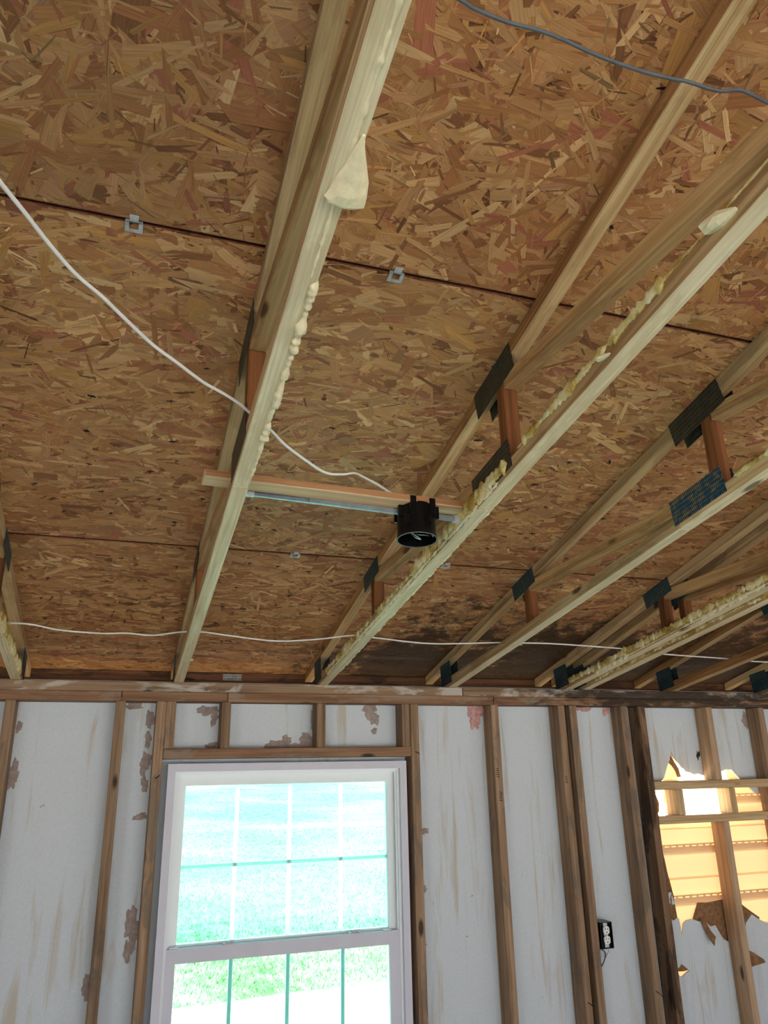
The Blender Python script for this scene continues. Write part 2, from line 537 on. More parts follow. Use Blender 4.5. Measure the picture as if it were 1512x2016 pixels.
CACHE = {}
def plane_piece(name, key, poly, ang, t, mats, parent, x_off=0.0, bev=0.0025, under=None):
    """prism of a (d,z) outline; ang = slope of local X in the (d,z) plane; truss empty sits at (x,0,ZP)"""
    ca, sa = math.cos(ang), math.sin(ang)
    d0, z0 = poly[0]
    if key not in CACHE:
        loc = [((d - d0) * ca + (z - z0) * sa, -(d - d0) * sa + (z - z0) * ca) for d, z in poly]
        bm = bmesh.new()
        a = [bm.verts.new((x, 0, z)) for x, z in loc]
        b = [bm.verts.new((x, t, z)) for x, z in loc]
        bm.faces.new(a); bm.faces.new(list(reversed(b)))
        n = len(loc)
        for i in range(n):
            bm.faces.new((a[i], b[i], b[(i + 1) % n], a[(i + 1) % n]))
        bmesh.ops.recalc_face_normals(bm, faces=bm.faces)
        if bev:
            bmesh.ops.bevel(bm, geom=list(bm.edges), offset=bev, segments=1, affect='EDGES')
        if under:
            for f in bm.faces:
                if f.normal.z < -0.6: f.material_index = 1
        CACHE[key] = bm_mesh(key, bm)
        for k in (mats if isinstance(mats, (list, tuple)) else [mats]):
            CACHE[key].materials.append(k)
    mw = Matrix(((0, 1, 0, x_off), (-ca, 0, sa, -d0), (sa, 0, ca, z0 - ZP), (0, 0, 0, 1)))
    o = bpy.data.objects.new(name, CACHE[key])
    COL.objects.link(o)
    o.parent = parent
    o.matrix_local = mw
    ml = mats if isinstance(mats, (list, tuple)) else [mats]
    for i, k in enumerate(ml):
        if i < len(o.material_slots) and o.material_slots[i].material != k:
            o.material_slots[i].link = 'OBJECT'
            o.material_slots[i].material = k
    return o

# ------------------------------------------------------------------ ceiling: roof boards
def strands(name, x0, x1, d0, d1, dens, tone, seed, parent, align=0.6):
    """loose flakes of the oriented strand board, pressed flat into the underside"""
    rng = np.random.default_rng(seed)
    L = (d1 - d0) * math.sqrt(1 + SR * SR)
    area = (x1 - x0) * L
    n = int(area * dens)
    u = rng.random(n)
    ln = np.clip(rng.lognormal(math.log(0.078), 0.45, n), 0.02, 0.2)
    wd = np.clip(rng.lognormal(math.log(0.0165), 0.6, n), 0.003, 0.05)
    small = rng.random(n) < 0.42
    ln[small] *= 0.5; wd[small] *= 0.16
    ang = np.where(rng.random(n) < align, rng.normal(0, 0.34, n), rng.uniform(-1.57, 1.57, n))
    cx = x0 + rng.random(n) * (x1 - x0)
    cs = rng.random(n) * L
    h = 0.0002 + 0.0016 * rng.random(n) ** 0.8
    h -= np.where(wd > 0.014, 0.0003, 0)
    k = 6
    px = np.array([-0.5, -0.44, 0.42, 0.5, 0.45, -0.46])[None, :] + rng.normal(0, 0.045, (n, k))
    py = np.array([0.02, -0.5, -0.5, -0.05, 0.5, 0.5])[None, :] + rng.normal(0, 0.09, (n, k))
    lx = px * ln[:, None]; ly = py * wd[:, None]
    ca, sa = np.cos(ang)[:, None], np.sin(ang)[:, None]
    gx = cx[:, None] + lx * ca - ly * sa
    gs = cs[:, None] + lx * sa + ly * ca
    gx = np.clip(gx, x0 + 0.001, x1 - 0.001); gs = np.clip(gs, 0.003, L - 0.003)
    hh = h[:, None] + lx * rng.normal(0, 0.006, n)[:, None] + ly * rng.normal(0, 0.02, n)[:, None]
    hh = np.clip(hh, 0.0001, 0.0026)
    cs_, sn_ = 1 / math.sqrt(1 + SR * SR), SR / math.sqrt(1 + SR * SR)
    dd = d0 + gs * cs_ + hh * sn_
    zz = ZR + SR * d0 + gs * sn_ - hh * cs_
    co = np.stack([gx, -dd, zz], -1).reshape(-1, 3)
    me = bpy.data.meshes.new(name)
    me.vertices.add(n * k); me.vertices.foreach_set('co', co.ravel())
    me.loops.add(n * k); me.polygons.add(n)
    idx = np.arange(n * k)
    # facing downwards
    me.loops.foreach_set('vertex_index', idx.reshape(n, k)[:, ::-1].ravel())
    me.polygons.foreach_set('loop_start', np.arange(0, n * k, k))
    me.polygons.foreach_set('loop_total', np.full(n, k))
    pal = np.array([srgb(*c)[:3] for c in [(186, 142, 92), (176, 130, 82), (196, 156, 106), (168, 118, 70), (158, 106, 64), (182, 136, 74), (166, 102, 74), (206, 170, 122), (134, 90, 54), (178, 132, 92)]])
    pr = np.array([.18, .19, .10, .15, .09, .09, .055, .04, .05, .055]); pr /= pr.sum()
    ci = rng.choice(len(pal), n, p=pr)
    c = pal[ci] * rng.normal(1, 0.10, n)[:, None].clip(0.6, 1.4) * np.array(tone)[None, :]
    c[small] *= rng.choice([0.5, 1.0, 1.22], small.sum(), p=[.26, .46, .28])[:, None]
    g = c.mean(1, keepdims=True)
    c = (g + (c - g) * 0.9) * np.array([1.12, 1.11, 1.04])
    ca4 = np.concatenate([c.clip(0, 1), np.ones((n, 1))], 1)
    at = me.attributes.new('Col', 'FLOAT_COLOR', 'FACE')
    at.data.foreach_set('color', ca4.astype(np.float32).ravel())
    uvl = me.uv_layers.new(name='strand')
    uu = lx + rng.random(n)[:, None] * 9; vv = ly + rng.random(n)[:, None] * 9
    uvs = np.stack([uu[:, ::-1], vv[:, ::-1]], -1).reshape(-1)
    uvl.data.foreach_set('uv', uvs.astype(np.float32))
    me.update(); me.validate()
    o = link(name, me, MAT['strand'], parent)
    o['kind'] = 'stuff'
    return o

ceiling = empty('ceiling', (0, 0, 0))
tag(ceiling, 'vaulted underside of the roof in brown strand boards', 'ceiling', kind='structure')
ROWS = [(-0.335, 0.7915), (0.7965, 1.978), (1.983, 3.1675), (3.1715, RIDGE)]
SEAMS = [[-1.55, 0.907, 3.345, 7.0], [-1.55, 0.297, 2.735, 5.17, 7.0], [-1.55, 0.907, 3.345, 7.0], [-1.55, 0.297, 2.735, 5.17, 7.0]]
TONES = {(0, 0): (1.0, 0.97, 0.9), (0, 1): (1.02, 1, 0.98), (1, 0): (0.9, .9, .9), (1, 1): (1.0, 1.0, 0.98), (2, 0): (0.82, 0.84, 0.86), (2, 1): (1.0, 0.93, 0.86)}
sd = 11
for ri, (a, b) in enumerate(ROWS):
    for ci in range(len(SEAMS[ri]) - 1):
        xa, xb = SEAMS[ri][ci] + 0.0015, SEAMS[ri][ci + 1] - 0.0015
        th = 0.012
        poly = [(a, zr(a)), (b, zr(b)), (b - th * SR, zr(b) + th), (a - th * SR, zr(a) + th)]
        me = sheet_mesh('osb_panel', [(-p[0], p[1]) for p in poly], [], xa, xb, 'yz')
        pan = link('osb_panel', me, [MAT['osb'], MAT['osb_edge']], ceiling)
        for f in me.polygons:
            if abs(f.normal.y) > 0.6: f.material_index = 1
        va, vb = max(xa, -0.35), min(xb, 4.7)
        if ri < 3 and vb > va + 0.1:
            sd += 1
            strands('wood_strands', va, vb, a, min(b, 3.05), 5000, TONES.get((ri, ci), (1, 0.98, 0.95)), sd, pan, (0.75, 0.7, 0.35)[ri])
me = sheet_mesh('felt_light_block', [(0.34, zr(-.34) + .0125), (-RIDGE, zr(RIDGE) + .0125), (-2 * RIDGE - 0.3, zr(-0.3) + .0125), (-2 * RIDGE - 0.3, zr(-0.3) + .03), (-RIDGE, zr(RIDGE) + .03), (0.34, zr(-.34) + .03)], [], -1.7, 7.2, 'yz')
link('felt_light_block', me, MAT['felt'], ceiling)  # unseen felt slab added above the boards to stop sky leaking through joints
# back slope of the roof, beyond the ridge
me = sheet_mesh('back_slope', [(-RIDGE, zr(RIDGE)), (-2 * RIDGE - 0.3, zr(-0.3)), (-2 * RIDGE - 0.3, zr(-0.3) + 0.012), (-RIDGE, zr(RIDGE) + 0.012)], [], -1.55, 7.0, 'yz')
link('osb_panel', me, MAT['osb'], ceiling)

# nail points poking through the roof boards
def nail_points():
    rng = random.Random(5)
    bm = bmesh.new()
    rows = [(-0.1, .5), (0.05, .5), (0.2, .6), (0.36, .75), (0.52, .75), (0.68, .7), (0.93, .8), (1.06, .8), (1.2, .7), (1.33, .7), (1.46, .6), (1.62, .4), (1.78, .4), (2.2, .25), (2.45, .2), (2.6, .2)]
    for d, pr in rows:
        x = -0.2
        while x < 4.6:
            x += rng.uniform(0.1, 0.22)
            if rng.random() > pr: continue
            dd = d + rng.gauss(0, 0.02)
            p = Vector((x, -dd, zr(dd) + 0.001))
            tip = p + Vector((rng.gauss(0, 0.004), rng.gauss(0, 0.004), -rng.uniform(0.010, 0.017)))
            r = 0.0017
            ring = [bm.verts.new(p + Vector((r * math.cos(t), r * math.sin(t), 0))) for t in (0, 1.57, 3.14, 4.71)]
            t0 = bm.verts.new(tip)
            for i in range(4):
                bm.faces.new((ring[i], ring[(i + 1) % 4], t0))
            # splintered hole around the nail
            c = Vector((x, -dd, zr(dd) - 0.0028))
            w, l = rng.uniform(0.004, 0.008), rng.uniform(0.011, 0.028)
            a = rng.gauss(0, 0.35)
            q = []
            for k in range(5):
                t = k * 2 * math.pi / 5 + rng.uniform(-.4, .4)
                ox, oy = l * 0.6 * math.cos(t), w * 0.6 * math.sin(t)
                gx = ox * math.cos(a) - oy * math.sin(a); gy = ox * math.sin(a) + oy * math.cos(a)
                q.append(bm.verts.new(c + Vector((gx, gy, -SR * gy))))
            bm.faces.new(q)
    return bm_mesh('nail_points', bm)
npo = link('nail_points', nail_points(), MAT['nail'], ceiling)
npo['kind'] = 'stuff'

# ------------------------------------------------------------------ wall at the far side: framing, sheathing
wall = empty('wall_front', (0, 0, 0))
tag(wall, 'stripped outside wall with bare studs and white sheathing', 'wall', kind='structure')

def stud_piece(name, x0, z0, z1, mat, w=TH, y0=0.0, y1=0.0885, bev=0.0025):
    """upright piece: local X is up"""
    key = 'stud_%.3f_%.3f_%.3f' % (z1 - z0, w, y1 - y0)
    if key not in CACHE:
        CACHE[key] = box_mesh(key, 0, z1 - z0, 0, y1 - y0, 0, w, bev)
    mw = Matrix(((0, 0, -1, x0 + w), (0, 1, 0, y0), (1, 0, 0, z0), (0, 0, 0, 1)))
    # local z runs to -x so the frame stays right-handed
    return link_m(name, CACHE[key], mat, wall, mw)

def rail_piece(name, x0, x1, z0, z1, mat, y0=0.0, y1=0.0885, parent=None, bev=0.0025):
    me = box_mesh(name, 0, x1 - x0, 0, y1 - y0, 0, z1 - z0, bev)
    return link(name, me, mat, parent or wall, Matrix.Translation((x0, y0, z0)))

ZL = 2.364
rail_piece('upper_top_plate', -1.55, 2.17, 2.4025, ZP, MAT['plate_up'])
rail_piece('upper_top_plate', 2.173, 7.0, 2.4025, ZP, MAT['plate_up']).matrix_local = Matrix.Translation((2.173, 0, 2.4025))
for x0, x1 in ((-1.55, 0.688), (0.690, 1.105), (1.107, 2.325), (2.327, 7.0)):
    rail_piece('lower_top_plate', x0, x1, ZL, 2.402, MAT['plate'])
ST, SN, SD = MAT['stud'], MAT['stud_new'], MAT['stud_dark']
for x, m in ((-0.94, ST), (-0.53, ST), (-0.13, ST), (0.272, ST), (0.670, ST), (0.826, ST), (1.912, ST), (2.309, ST), (2.660, ST), (2.725, ST),
             (3.012, ST), (3.116, SD), (3.858, ST), (4.265, ST), (4.67, ST), (5.08, ST), (5.49, ST), (5.9, ST), (6.3, ST)):
    stud_piece('stud', x, 0.04, ZL, m)
stud_piece('stud', 0.8645, 2.181, ZL, ST)
for x, m in ((1.084, ST), (1.486, ST), (1.872, ST)):
    stud_piece('cripple_stud', x, 2.181, ZL, m)
rail_piece('window_header', 0.865, 1.911, 2.142, 2.181, MAT['plate'])
rail_piece('window_sill_plate', 0.865, 1.911, 0.70, 0.738, ST)
for x in (1.084, 1.486, 1.85):
    stud_piece('cripple_stud', x, 0.04, 0.70, ST)
rail_piece('sole_plate', -1.55, 7.0, 0.0, 0.04, ST)
# boxed opening in the torn bay
stud_piece('stud', 3.523, 2.013, ZL, SN)
stud_piece('stud', 3.523, 0.04, 1.820, SN)
rail_piece('blocking', 3.1545, 3.8575, 1.974, 2.0125, MAT['block'])
rail_piece('blocking', 3.1545, 3.8575, 1.8205, 1.857, MAT['block'])
stud_piece('short_blocking', 3.275, 1.8575, 1.9735, MAT['block'])
stud_piece('short_blocking', 3.590, 1.8575, 1.9735, MAT['block'])

# sheathing boards, the right-hand one torn open
HOLE = [(3.259, 2.007), (3.283, 2.028), (3.307, 2.075), (3.330, 2.112), (3.346, 2.155), (3.356, 2.128), (3.371, 2.106), (3.384, 2.092), (3.396, 2.074), (3.408, 2.068), (3.418, 2.054), (3.441, 2.050), (3.465, 2.039), (3.490, 2.043), (3.52, 2.034),
        (3.575, 2.046), (3.638, 2.051), (3.668, 2.060), (3.704, 2.059), (3.739, 2.022), (3.778, 1.988), (3.813, 1.961), (3.835, 1.941), (3.914, 1.936), (4.00, 1.93), (4.07, 1.915), (4.05, 1.75),
        (4.024, 1.601), (3.97, 1.44), (3.918, 1.311), (3.85, 1.335), (3.776, 1.347), (3.72, 1.372), (3.687, 1.393), (3.645, 1.36), (3.63, 1.325), (3.60, 1.29), (3.56, 1.27), (3.50, 1.30), (3.487, 1.318), (3.463, 1.362), (3.435, 1.358), (3.405, 1.385), (3.37, 1.384), (3.336, 1.397), (3.30, 1.392), (3.281, 1.38),
        (3.272, 1.35), (3.263, 1.331), (3.266, 1.37), (3.262, 1.403), (3.244, 1.417), (3.252, 1.46), (3.240, 1.506), (3.222, 1.56), (3.205, 1.606), (3.198, 1.70), (3.196, 1.817), (3.181, 1.869), (3.192, 1.93), (3.2, 1.975)]
HOLE2 = [(3.243, 1.22), (3.262, 1.206), (3.283, 1.188), (3.258, 1.178), (3.240, 1.168), (3.226, 1.17), (3.22, 1.185), (3.218, 1.202), (3.230, 1.207)]
HOLE3 = [(3.502, 2.125), (3.508, 2.15), (3.517, 2.152), (3.519, 2.118), (3.510, 2.112)]
WX0, WX1, WZ0, WZ1 = 0.884, 1.894, 0.75, 2.124
Y0, Y1 = 0.0892, 0.0975
TOP = 2.452
link('sheathing_board', sheet_mesh('sheathing_board', [(-1.55, 0), (0.688, 0), (0.688, TOP), (-1.55, TOP)], [], Y0, Y1), MAT['sheath'], wall)
link('sheathing_board', sheet_mesh('sheathing_board', [(0.690, 0), (1.93, 0), (1.93, TOP), (0.690, TOP)], [[(WX0 + .0105, WZ0 + .0065), (WX1 - .0105, WZ0 + .0065), (WX1 - .0105, WZ1 - .0065), (WX0 + .0105, WZ1 - .0065)]], Y0, Y1), MAT['sheath'], wall)
link('sheathing_board', sheet_mesh('sheathing_board', [(1.932, 0), (3.03, 0), (3.03, TOP), (1.932, TOP)], [], Y0, Y1), MAT['sheath'], wall)
link('sheathing_board', sheet_mesh('sheathing_board', [(3.032, 0), (4.28, 0), (4.28, TOP), (3.032, TOP)], [HOLE, HOLE2], Y0, Y1), MAT['sheath'], wall)
link('sheathing_board', sheet_mesh('sheathing_board', [(4.282, 0), (7.0, 0), (7.0, TOP), (4.282, TOP)], [], Y0, Y1), MAT['sheath'], wall)

# torn flaps of the board, bent into the room, brown core outwards
def flap(pts, bend, seed, mats=(None, None)):
    """pts: outline in (x,z) ; bend(x,z)->y"""
    rng = random.Random(seed)
    me = sheet_mesh('torn_flap', pts, [], 0.0, 0.004)
    bm = bmesh.new(); bm.from_mesh(me)
    bmesh.ops.subdivide_edges(bm, edges=list(bm.edges), cuts=2, use_grid_fill=True)
    for v in bm.verts:
        v.co.y = v.co.y + bend(v.co.x, v.co.z) + rng.uniform(-.0012, .0012)
    bm.to_mesh(me); bm.free()
    return link('torn_flap', me, MAT['torn'], wall)
flap([(3.388, 1.462), (3.45, 1.458), (3.52, 1.465), (3.60, 1.47), (3.648, 1.435), (3.70, 1.40), (3.74, 1.375), (3.70, 1.325), (3.64, 1.30), (3.58, 1.23), (3.48, 1.285), (3.43, 1.335), (3.38, 1.375), (3.345, 1.393)], lambda x, z: 0.0978, 1)
flap([(3.378, 1.398), (3.405, 1.394), (3.414, 1.35), (3.434, 1.318), (3.424, 1.306), (3.412, 1.285), (3.402, 1.305), (3.393, 1.335), (3.384, 1.365)], lambda x, z: 0.086 - 0.03 * max(0, (1.398 - z)) / 0.1, 2)
flap([(3.570, 1.27), (3.60, 1.257), (3.65, 1.235), (3.70, 1.203), (3.706, 1.19), (3.66, 1.185), (3.62, 1.18), (3.57, 1.195)], lambda x, z: 0.084 - 0.02 * max(0, (1.27 - z)) / 0.1, 3)
flap([(3.222, 1.205), (3.243, 1.219), (3.262, 1.206), (3.282, 1.189), (3.26, 1.186), (3.23, 1.187)], lambda x, z: 0.0978, 7)
flap([(3.160, 1.815), (3.185, 1.81), (3.200, 1.77), (3.206, 1.70), (3.216, 1.61), (3.236, 1.55), (3.250, 1.50), (3.246, 1.41), (3.22, 1.40), (3.19, 1.48), (3.165, 1.60)], lambda x, z: 0.080 - 0.01 * math.sin(z * 20), 4)
flap([(3.196, 1.96), (3.214, 1.95), (3.226, 1.91), (3.222, 1.875), (3.205, 1.862), (3.21, 1.90), (3.200, 1.93)], lambda x, z: 0.08, 5)
flap([(3.335, 2.150), (3.350, 2.128), (3.364, 2.10), (3.384, 2.07), (3.392, 2.03), (3.372, 2.028), (3.362, 2.06), (3.345, 2.085), (3.326, 2.10)], lambda x, z: 0.098, 6)

# patches of old residue and pink fibreglass left on the sheathing and studs
def blob(name, cx, cz, rx, rz, mat, seed, y=0.0885, thick=0.004, rough=0.35):
    rng = random.Random(seed)
    n = 44
    ph = [rng.uniform(0, 6.28) for _ in range(4)]
    bm = bmesh.new()
    rings = []
    for k, (s, h) in enumerate(((1.0, 0.0), (0.8, 0.7), (0.45, 1.0))):
        ring = []
        for i in range(n):
            t = 2 * math.pi * i / n
            r = 1 + rough * (0.5 * math.sin(2 * t + ph[0]) + 0.35 * math.sin(3 * t + ph[1]) + 0.3 * math.sin(5 * t + ph[2]) + 0.25 * math.sin(9 * t + ph[3]) + rng.uniform(-.25, .25))
            ring.append(bm.verts.new((cx + rx * r * s * math.cos(t), y - thick * h * rng.uniform(0.6, 1.2), cz + rz * r * s * math.sin(t))))
        rings.append(ring)
    for A, B in zip(rings, rings[1:]):
        for i in range(n):
            bm.faces.new((A[i], A[(i + 1) % n], B[(i + 1) % n], B[i]))
    bm.faces.new(rings[-1])
    return link(name, bm_mesh(name, bm, True), mat, wall)
sid = 100
blob('puncture_mark', 3.508, 2.132, 0.010, 0.020, MAT['slot'], 91, thick=0.001, rough=0.6)
for cx, cz, rx, rz, m, th in [
    (2.262, 2.318, 0.035, 0.052, 'pink', .012), (2.293, 2.344, 0.022, 0.03, 'pink', .014), (2.80, 2.356, 0.038, 0.012, 'pink', .01), (2.87, 2.358, 0.04, 0.013, 'pink', .01), (2.985, 2.35, 0.022, 0.022, 'pink', .012),
    (1.752, 2.338, 0.035, 0.034, 'residue', .004), (1.772, 2.305, 0.02, 0.03, 'residue', .003), (1.77, 2.252, 0.012, 0.016, 'residue', .003), (1.34, 2.196, 0.05, 0.02, 'residue', .004), (1.37, 2.208, 0.026, 0.024, 'residue', .004),
    (1.46, 2.205, 0.035, 0.036, 'residue', .005), (1.42, 2.19, 0.04, 0.012, 'residue', .003), (1.06, 2.195, 0.025, 0.014, 'residue', .003), (1.035, 2.335, 0.04, 0.022, 'residue', .004), (1.065, 2.305, 0.016, 0.03, 'residue', .003),
    (0.74, 2.352, 0.04, 0.012, 'residue', .004), (0.808, 2.30, 0.016, 0.04, 'residue', .003), (0.806, 2.22, 0.014, 0.03, 'residue', .003), (0.802, 2.13, 0.022, 0.04, 'residue', .004), (0.806, 2.05, 0.014, 0.03, 'residue', .003), (0.80, 1.93, 0.024, 0.014, 'residue', .003),
    (0.802, 1.55, 0.026, 0.06, 'residue', .004), (0.797, 1.47, 0.018, 0.04, 'residue', .003), (0.322, 2.09, 0.022, 0.05, 'residue', .004), (0.322, 2.27, 0.012, 0.02, 'residue', .003), (0.66, 1.36, 0.015, 0.04, 'residue', .003),
    (1.985, 1.83, 0.03, 0.012, 'residue', .003), (1.975, 1.60, 0.02, 0.02, 'residue', .003), (1.49, 2.29, 0.01, 0.06, 'residue', .004), (1.965, 1.40, 0.02, 0.012, 'residue', .003), (2.80, 1.20, 0.012, 0.012, 'pink', .006), (3.20, 1.32, 0.012, 0.02, 'pink', .008),
    (3.855, 2.30, 0.03, 0.04, 'residue', .004)]:
    sid += 1
    blob('fibreglass_scrap' if m == 'pink' else 'residue_patch', cx, cz, rx, rz, MAT[m], sid, thick=th)

# ------------------------------------------------------------------ eave: fascia, siding
eave = rail_piece('trim_1', -1.55, 3.1, 2.36, 2.521, MAT['fascia'], 0.300, 0.336)
eave.parent = None
tag(eave, 'dark brown fascia board closing the eave above the top plate', 'fascia board', kind='structure')
eave2 = rail_piece('trim_2', 3.104, 7.0, 2.36, 2.521, MAT['fascia'], 0.300, 0.336)
eave2.parent = None
tag(eave2, 'right-hand length of fascia board behind the outer trusses', 'fascia board', kind='structure')
nl = rail_piece('trim_3', -1.55, 7.0, 2.44, 2.462, MAT['fascia'], 0.104, 0.140)
nl.parent = None
tag(nl, 'narrow wooden strip along the back of the top plate', 'trim strip', kind='structure')

sf = link('trim_4', box_mesh('trim_4', -1.55, 7.0, 0.127, 0.293, 2.352, 2.358), MAT['vinyl'])  # unseen panel, added to cut the light reaching the eave boards
tag(sf, 'unseen vinyl soffit panel added to hold light out of the eave', 'soffit', kind='structure')
siding = empty('wall_exterior', (0, 0.1, 0))
tag(siding, 'sunlit vinyl siding showing through the torn sheathing', 'siding', kind='structure')
HEMS = [1.921 + 0.2225 * k for k in range(2, -9, -1)]
def course(ztop, segs, cut=()):
    """one siding course: double lap profile with a slotted nail hem"""
    H = 0.2225
    prof = [(0.104, ztop + 0.004), (0.104, ztop - 0.012), (0.107, ztop - 0.014), (0.108, ztop - 0.032), (0.112, ztop - 0.036), (0.121, ztop - H * 0.56),
            (0.110, ztop - H * 0.58), (0.112, ztop - H * 0.62), (0.123, ztop - H - 0.010), (0.112, ztop - H - 0.012)]
    full = prof
    for xa, xb in list(segs) + list(cut):
        lo = (xa, xb) in cut
        prof = [(0.1145, 1.842)] + [p for p in full if p[1] < 1.84] if lo else full
        bm = bmesh.new()
        A = [bm.verts.new((xa, y, z)) for y, z in prof]; B = [bm.verts.new((xb, y, z)) for y, z in prof]
        for i in range(len(prof) - 1):
            bm.faces.new((A[i], B[i], B[i + 1], A[i + 1]))
        # nail hem with slots
        z0, z1, z2, z3 = ztop + 0.004, ztop + 0.010, ztop + 0.0155, ztop + 0.022
        y = 0.104
        for (a, b) in ((z0, z1), (z2, z3)) if not lo else ():
            bm.faces.new([bm.verts.new(p) for p in ((xa, y, a), (xb, y, a), (xb, y, b), (xa, y, b))])
        if lo: pass
        elif xb > 3.1 and xa < 4.2:
            x = xa
            while x < xb:
                e = min(x + 0.014, xb)
                bm.faces.new([bm.verts.new(p) for p in ((x, y, z1), (e, y, z1), (e, y, z2), (x, y, z2))])
                x += 0.040
        else:
            bm.faces.new([bm.verts.new(p) for p in ((xa, y, z1), (xb, y, z1), (xb, y, z2), (xa, y, z2))])
        bmesh.ops.recalc_face_normals(bm, faces=bm.faces)
        me = bpy.data.meshes.new('siding_board'); bm.to_mesh(me); bm.free()
        o = link('siding_board', me, MAT['siding'], siding)
        o.location = (0, -0.1, 0)
for zt in HEMS:
    if zt > 2.05:
        segs = [(-1.55, 0.87), (1.91, 4.9), (4.9, 7.0)]
        if zt > 2.2: segs = [(-1.55, 2.4), (2.4, 4.9), (4.9, 7.0)]
    elif zt > 0.75: segs = [(-1.55, 0.87), (1.91, 4.9), (4.9, 7.0)]
    else: segs = [(-1.55, 2.4), (2.4, 4.9), (4.9, 7.0)]
    if 2.05 < zt < 2.2:
        segs = [(-1.55, 0.87), (1.91, 3.225), (3.290, 3.385), (3.695, 4.9), (4.9, 7.0)]
    cut = ()
    if 1.85 < zt < 2.0:
        segs = [(-1.55, 0.87), (1.91, 3.2249), (3.2901, 3.3849), (3.6951, 4.9), (4.9, 7.0)]
        cut = ((3.225, 3.29), (3.385, 3.695))
    course(zt, segs, cut)

# ------------------------------------------------------------------ window
win = empty('window_1', (1.389, 0.02, 0.75))
tag(win, 'white vinyl double-hung window with grilles between the studs', 'window', kind='structure')
def wpart(name, me, mat, parent=None):
    o = link(name, me, mat, parent or win)
    if parent is None or parent is win:
        o.location = (-1.389, -0.02, -0.75)
    return o
wpart('outer_frame', frame_mesh('outer_frame', WX0 + .004, WX1 - .004, WZ0, WZ1, .030, .030, .03, .030, 0.012, 0.030), MAT['trim'])
wpart('frame_jamb', frame_mesh('frame_jamb', WX0 + .010, WX1 - .010, WZ0 + .006, WZ1 - .006, .034, .034, .04, .030, 0.030, 0.125), MAT['vinyl'])
wpart('frame_step', frame_mesh('frame_step', WX0 + .040, WX1 - .040, WZ0 + .046, WZ1 - .034, .010, .010, .01, .010, 0.040, 0.052), MAT['vinyl'])
us = empty('upper_sash', (0, 0, 0)); us.parent = win; us.location = (-1.389, -0.02, -0.75)
ls = empty('lower_sash', (0, 0, 0)); ls.parent = win; ls.location = (-1.389, -0.02, -0.75)
UX0, UX1, UZ0, UZ1 = 0.932, 1.848, 1.435, 2.080
link('sash_frame', frame_mesh('sash_frame', UX0, UX1, UZ0, UZ1, .034, .034, .04, .040, 0.068, 0.094), MAT['vinyl_t'], us)
link('pane', box_mesh('pane', UX0 + .033, UX1 - .033, 0.079, 0.083, UZ0 + .039, UZ1 - .039), MAT['glass_up'], us)
for x in (1.176, 1.395, 1.614):
    link('grille_bar', box_mesh('grille_bar', x - .008, x + .008, 0.0838, 0.0888, UZ0 + .04, UZ1 - .041, .001), MAT['grille_t'], us)
link('grille_bar', box_mesh('grille_bar', UX0 + .034, UX1 - .034, 0.0838, 0.0893, 1.733, 1.748, .001), MAT['grille'], us)
LX0, LX1, LZ0, LZ1 = 0.928, 1.852, 0.80, 1.468
link('sash_frame', frame_mesh('sash_frame', LX0, LX1, LZ0, LZ1, .036, .046, .05, .050, 0.034, 0.064), MAT['trim'], ls)
link('pane', box_mesh('pane', LX0 + .035, LX1 - .045, 0.047, 0.051, LZ0 + .049, LZ1 - .049), MAT['glass_lo'], ls)
for x in (1.172, 1.393, 1.614):
    link('grille_bar', box_mesh('grille_bar', x - .008, x + .008, 0.0515, 0.0565, LZ0 + .05, LZ1 - .051, .001), MAT['grille'], ls)
link('grille_bar', box_mesh('grille_bar', LX0 + .036, LX1 - .046, 0.0515, 0.0570, 1.10, 1.115, .001), MAT['grille'], ls)
def latch(x):
    bm = bmesh.new()
    box_bm(bm, x - .024, x + .024, 0.036, 0.062, LZ1, LZ1 + .004, .001)
    box_bm(bm, x - .012, x + .026, 0.040, 0.054, LZ1 + .004, LZ1 + .011, .002)
    box_bm(bm, x + .012, x + .040, 0.030, 0.040, LZ1 + .005, LZ1 + .010, .001)
    return bm_mesh('sash_lock', bm)
link('sash_lock', latch(1.66), MAT['trim'], ls)
link('sash_lock', latch(1.16), MAT['trim'], ls)
for x in (0.955, 1.80):
    link('tilt_latch', box_mesh('tilt_latch', x - .016, x + .016, 0.038, 0.060, LZ1, LZ1 + .004, .001), MAT['vinyl'], ls)
wpart('sill', box_mesh('sill', WX0 + .004, WX1 - .004, -0.005, 0.13, 0.738, 0.7495, .002), MAT['vinyl'])

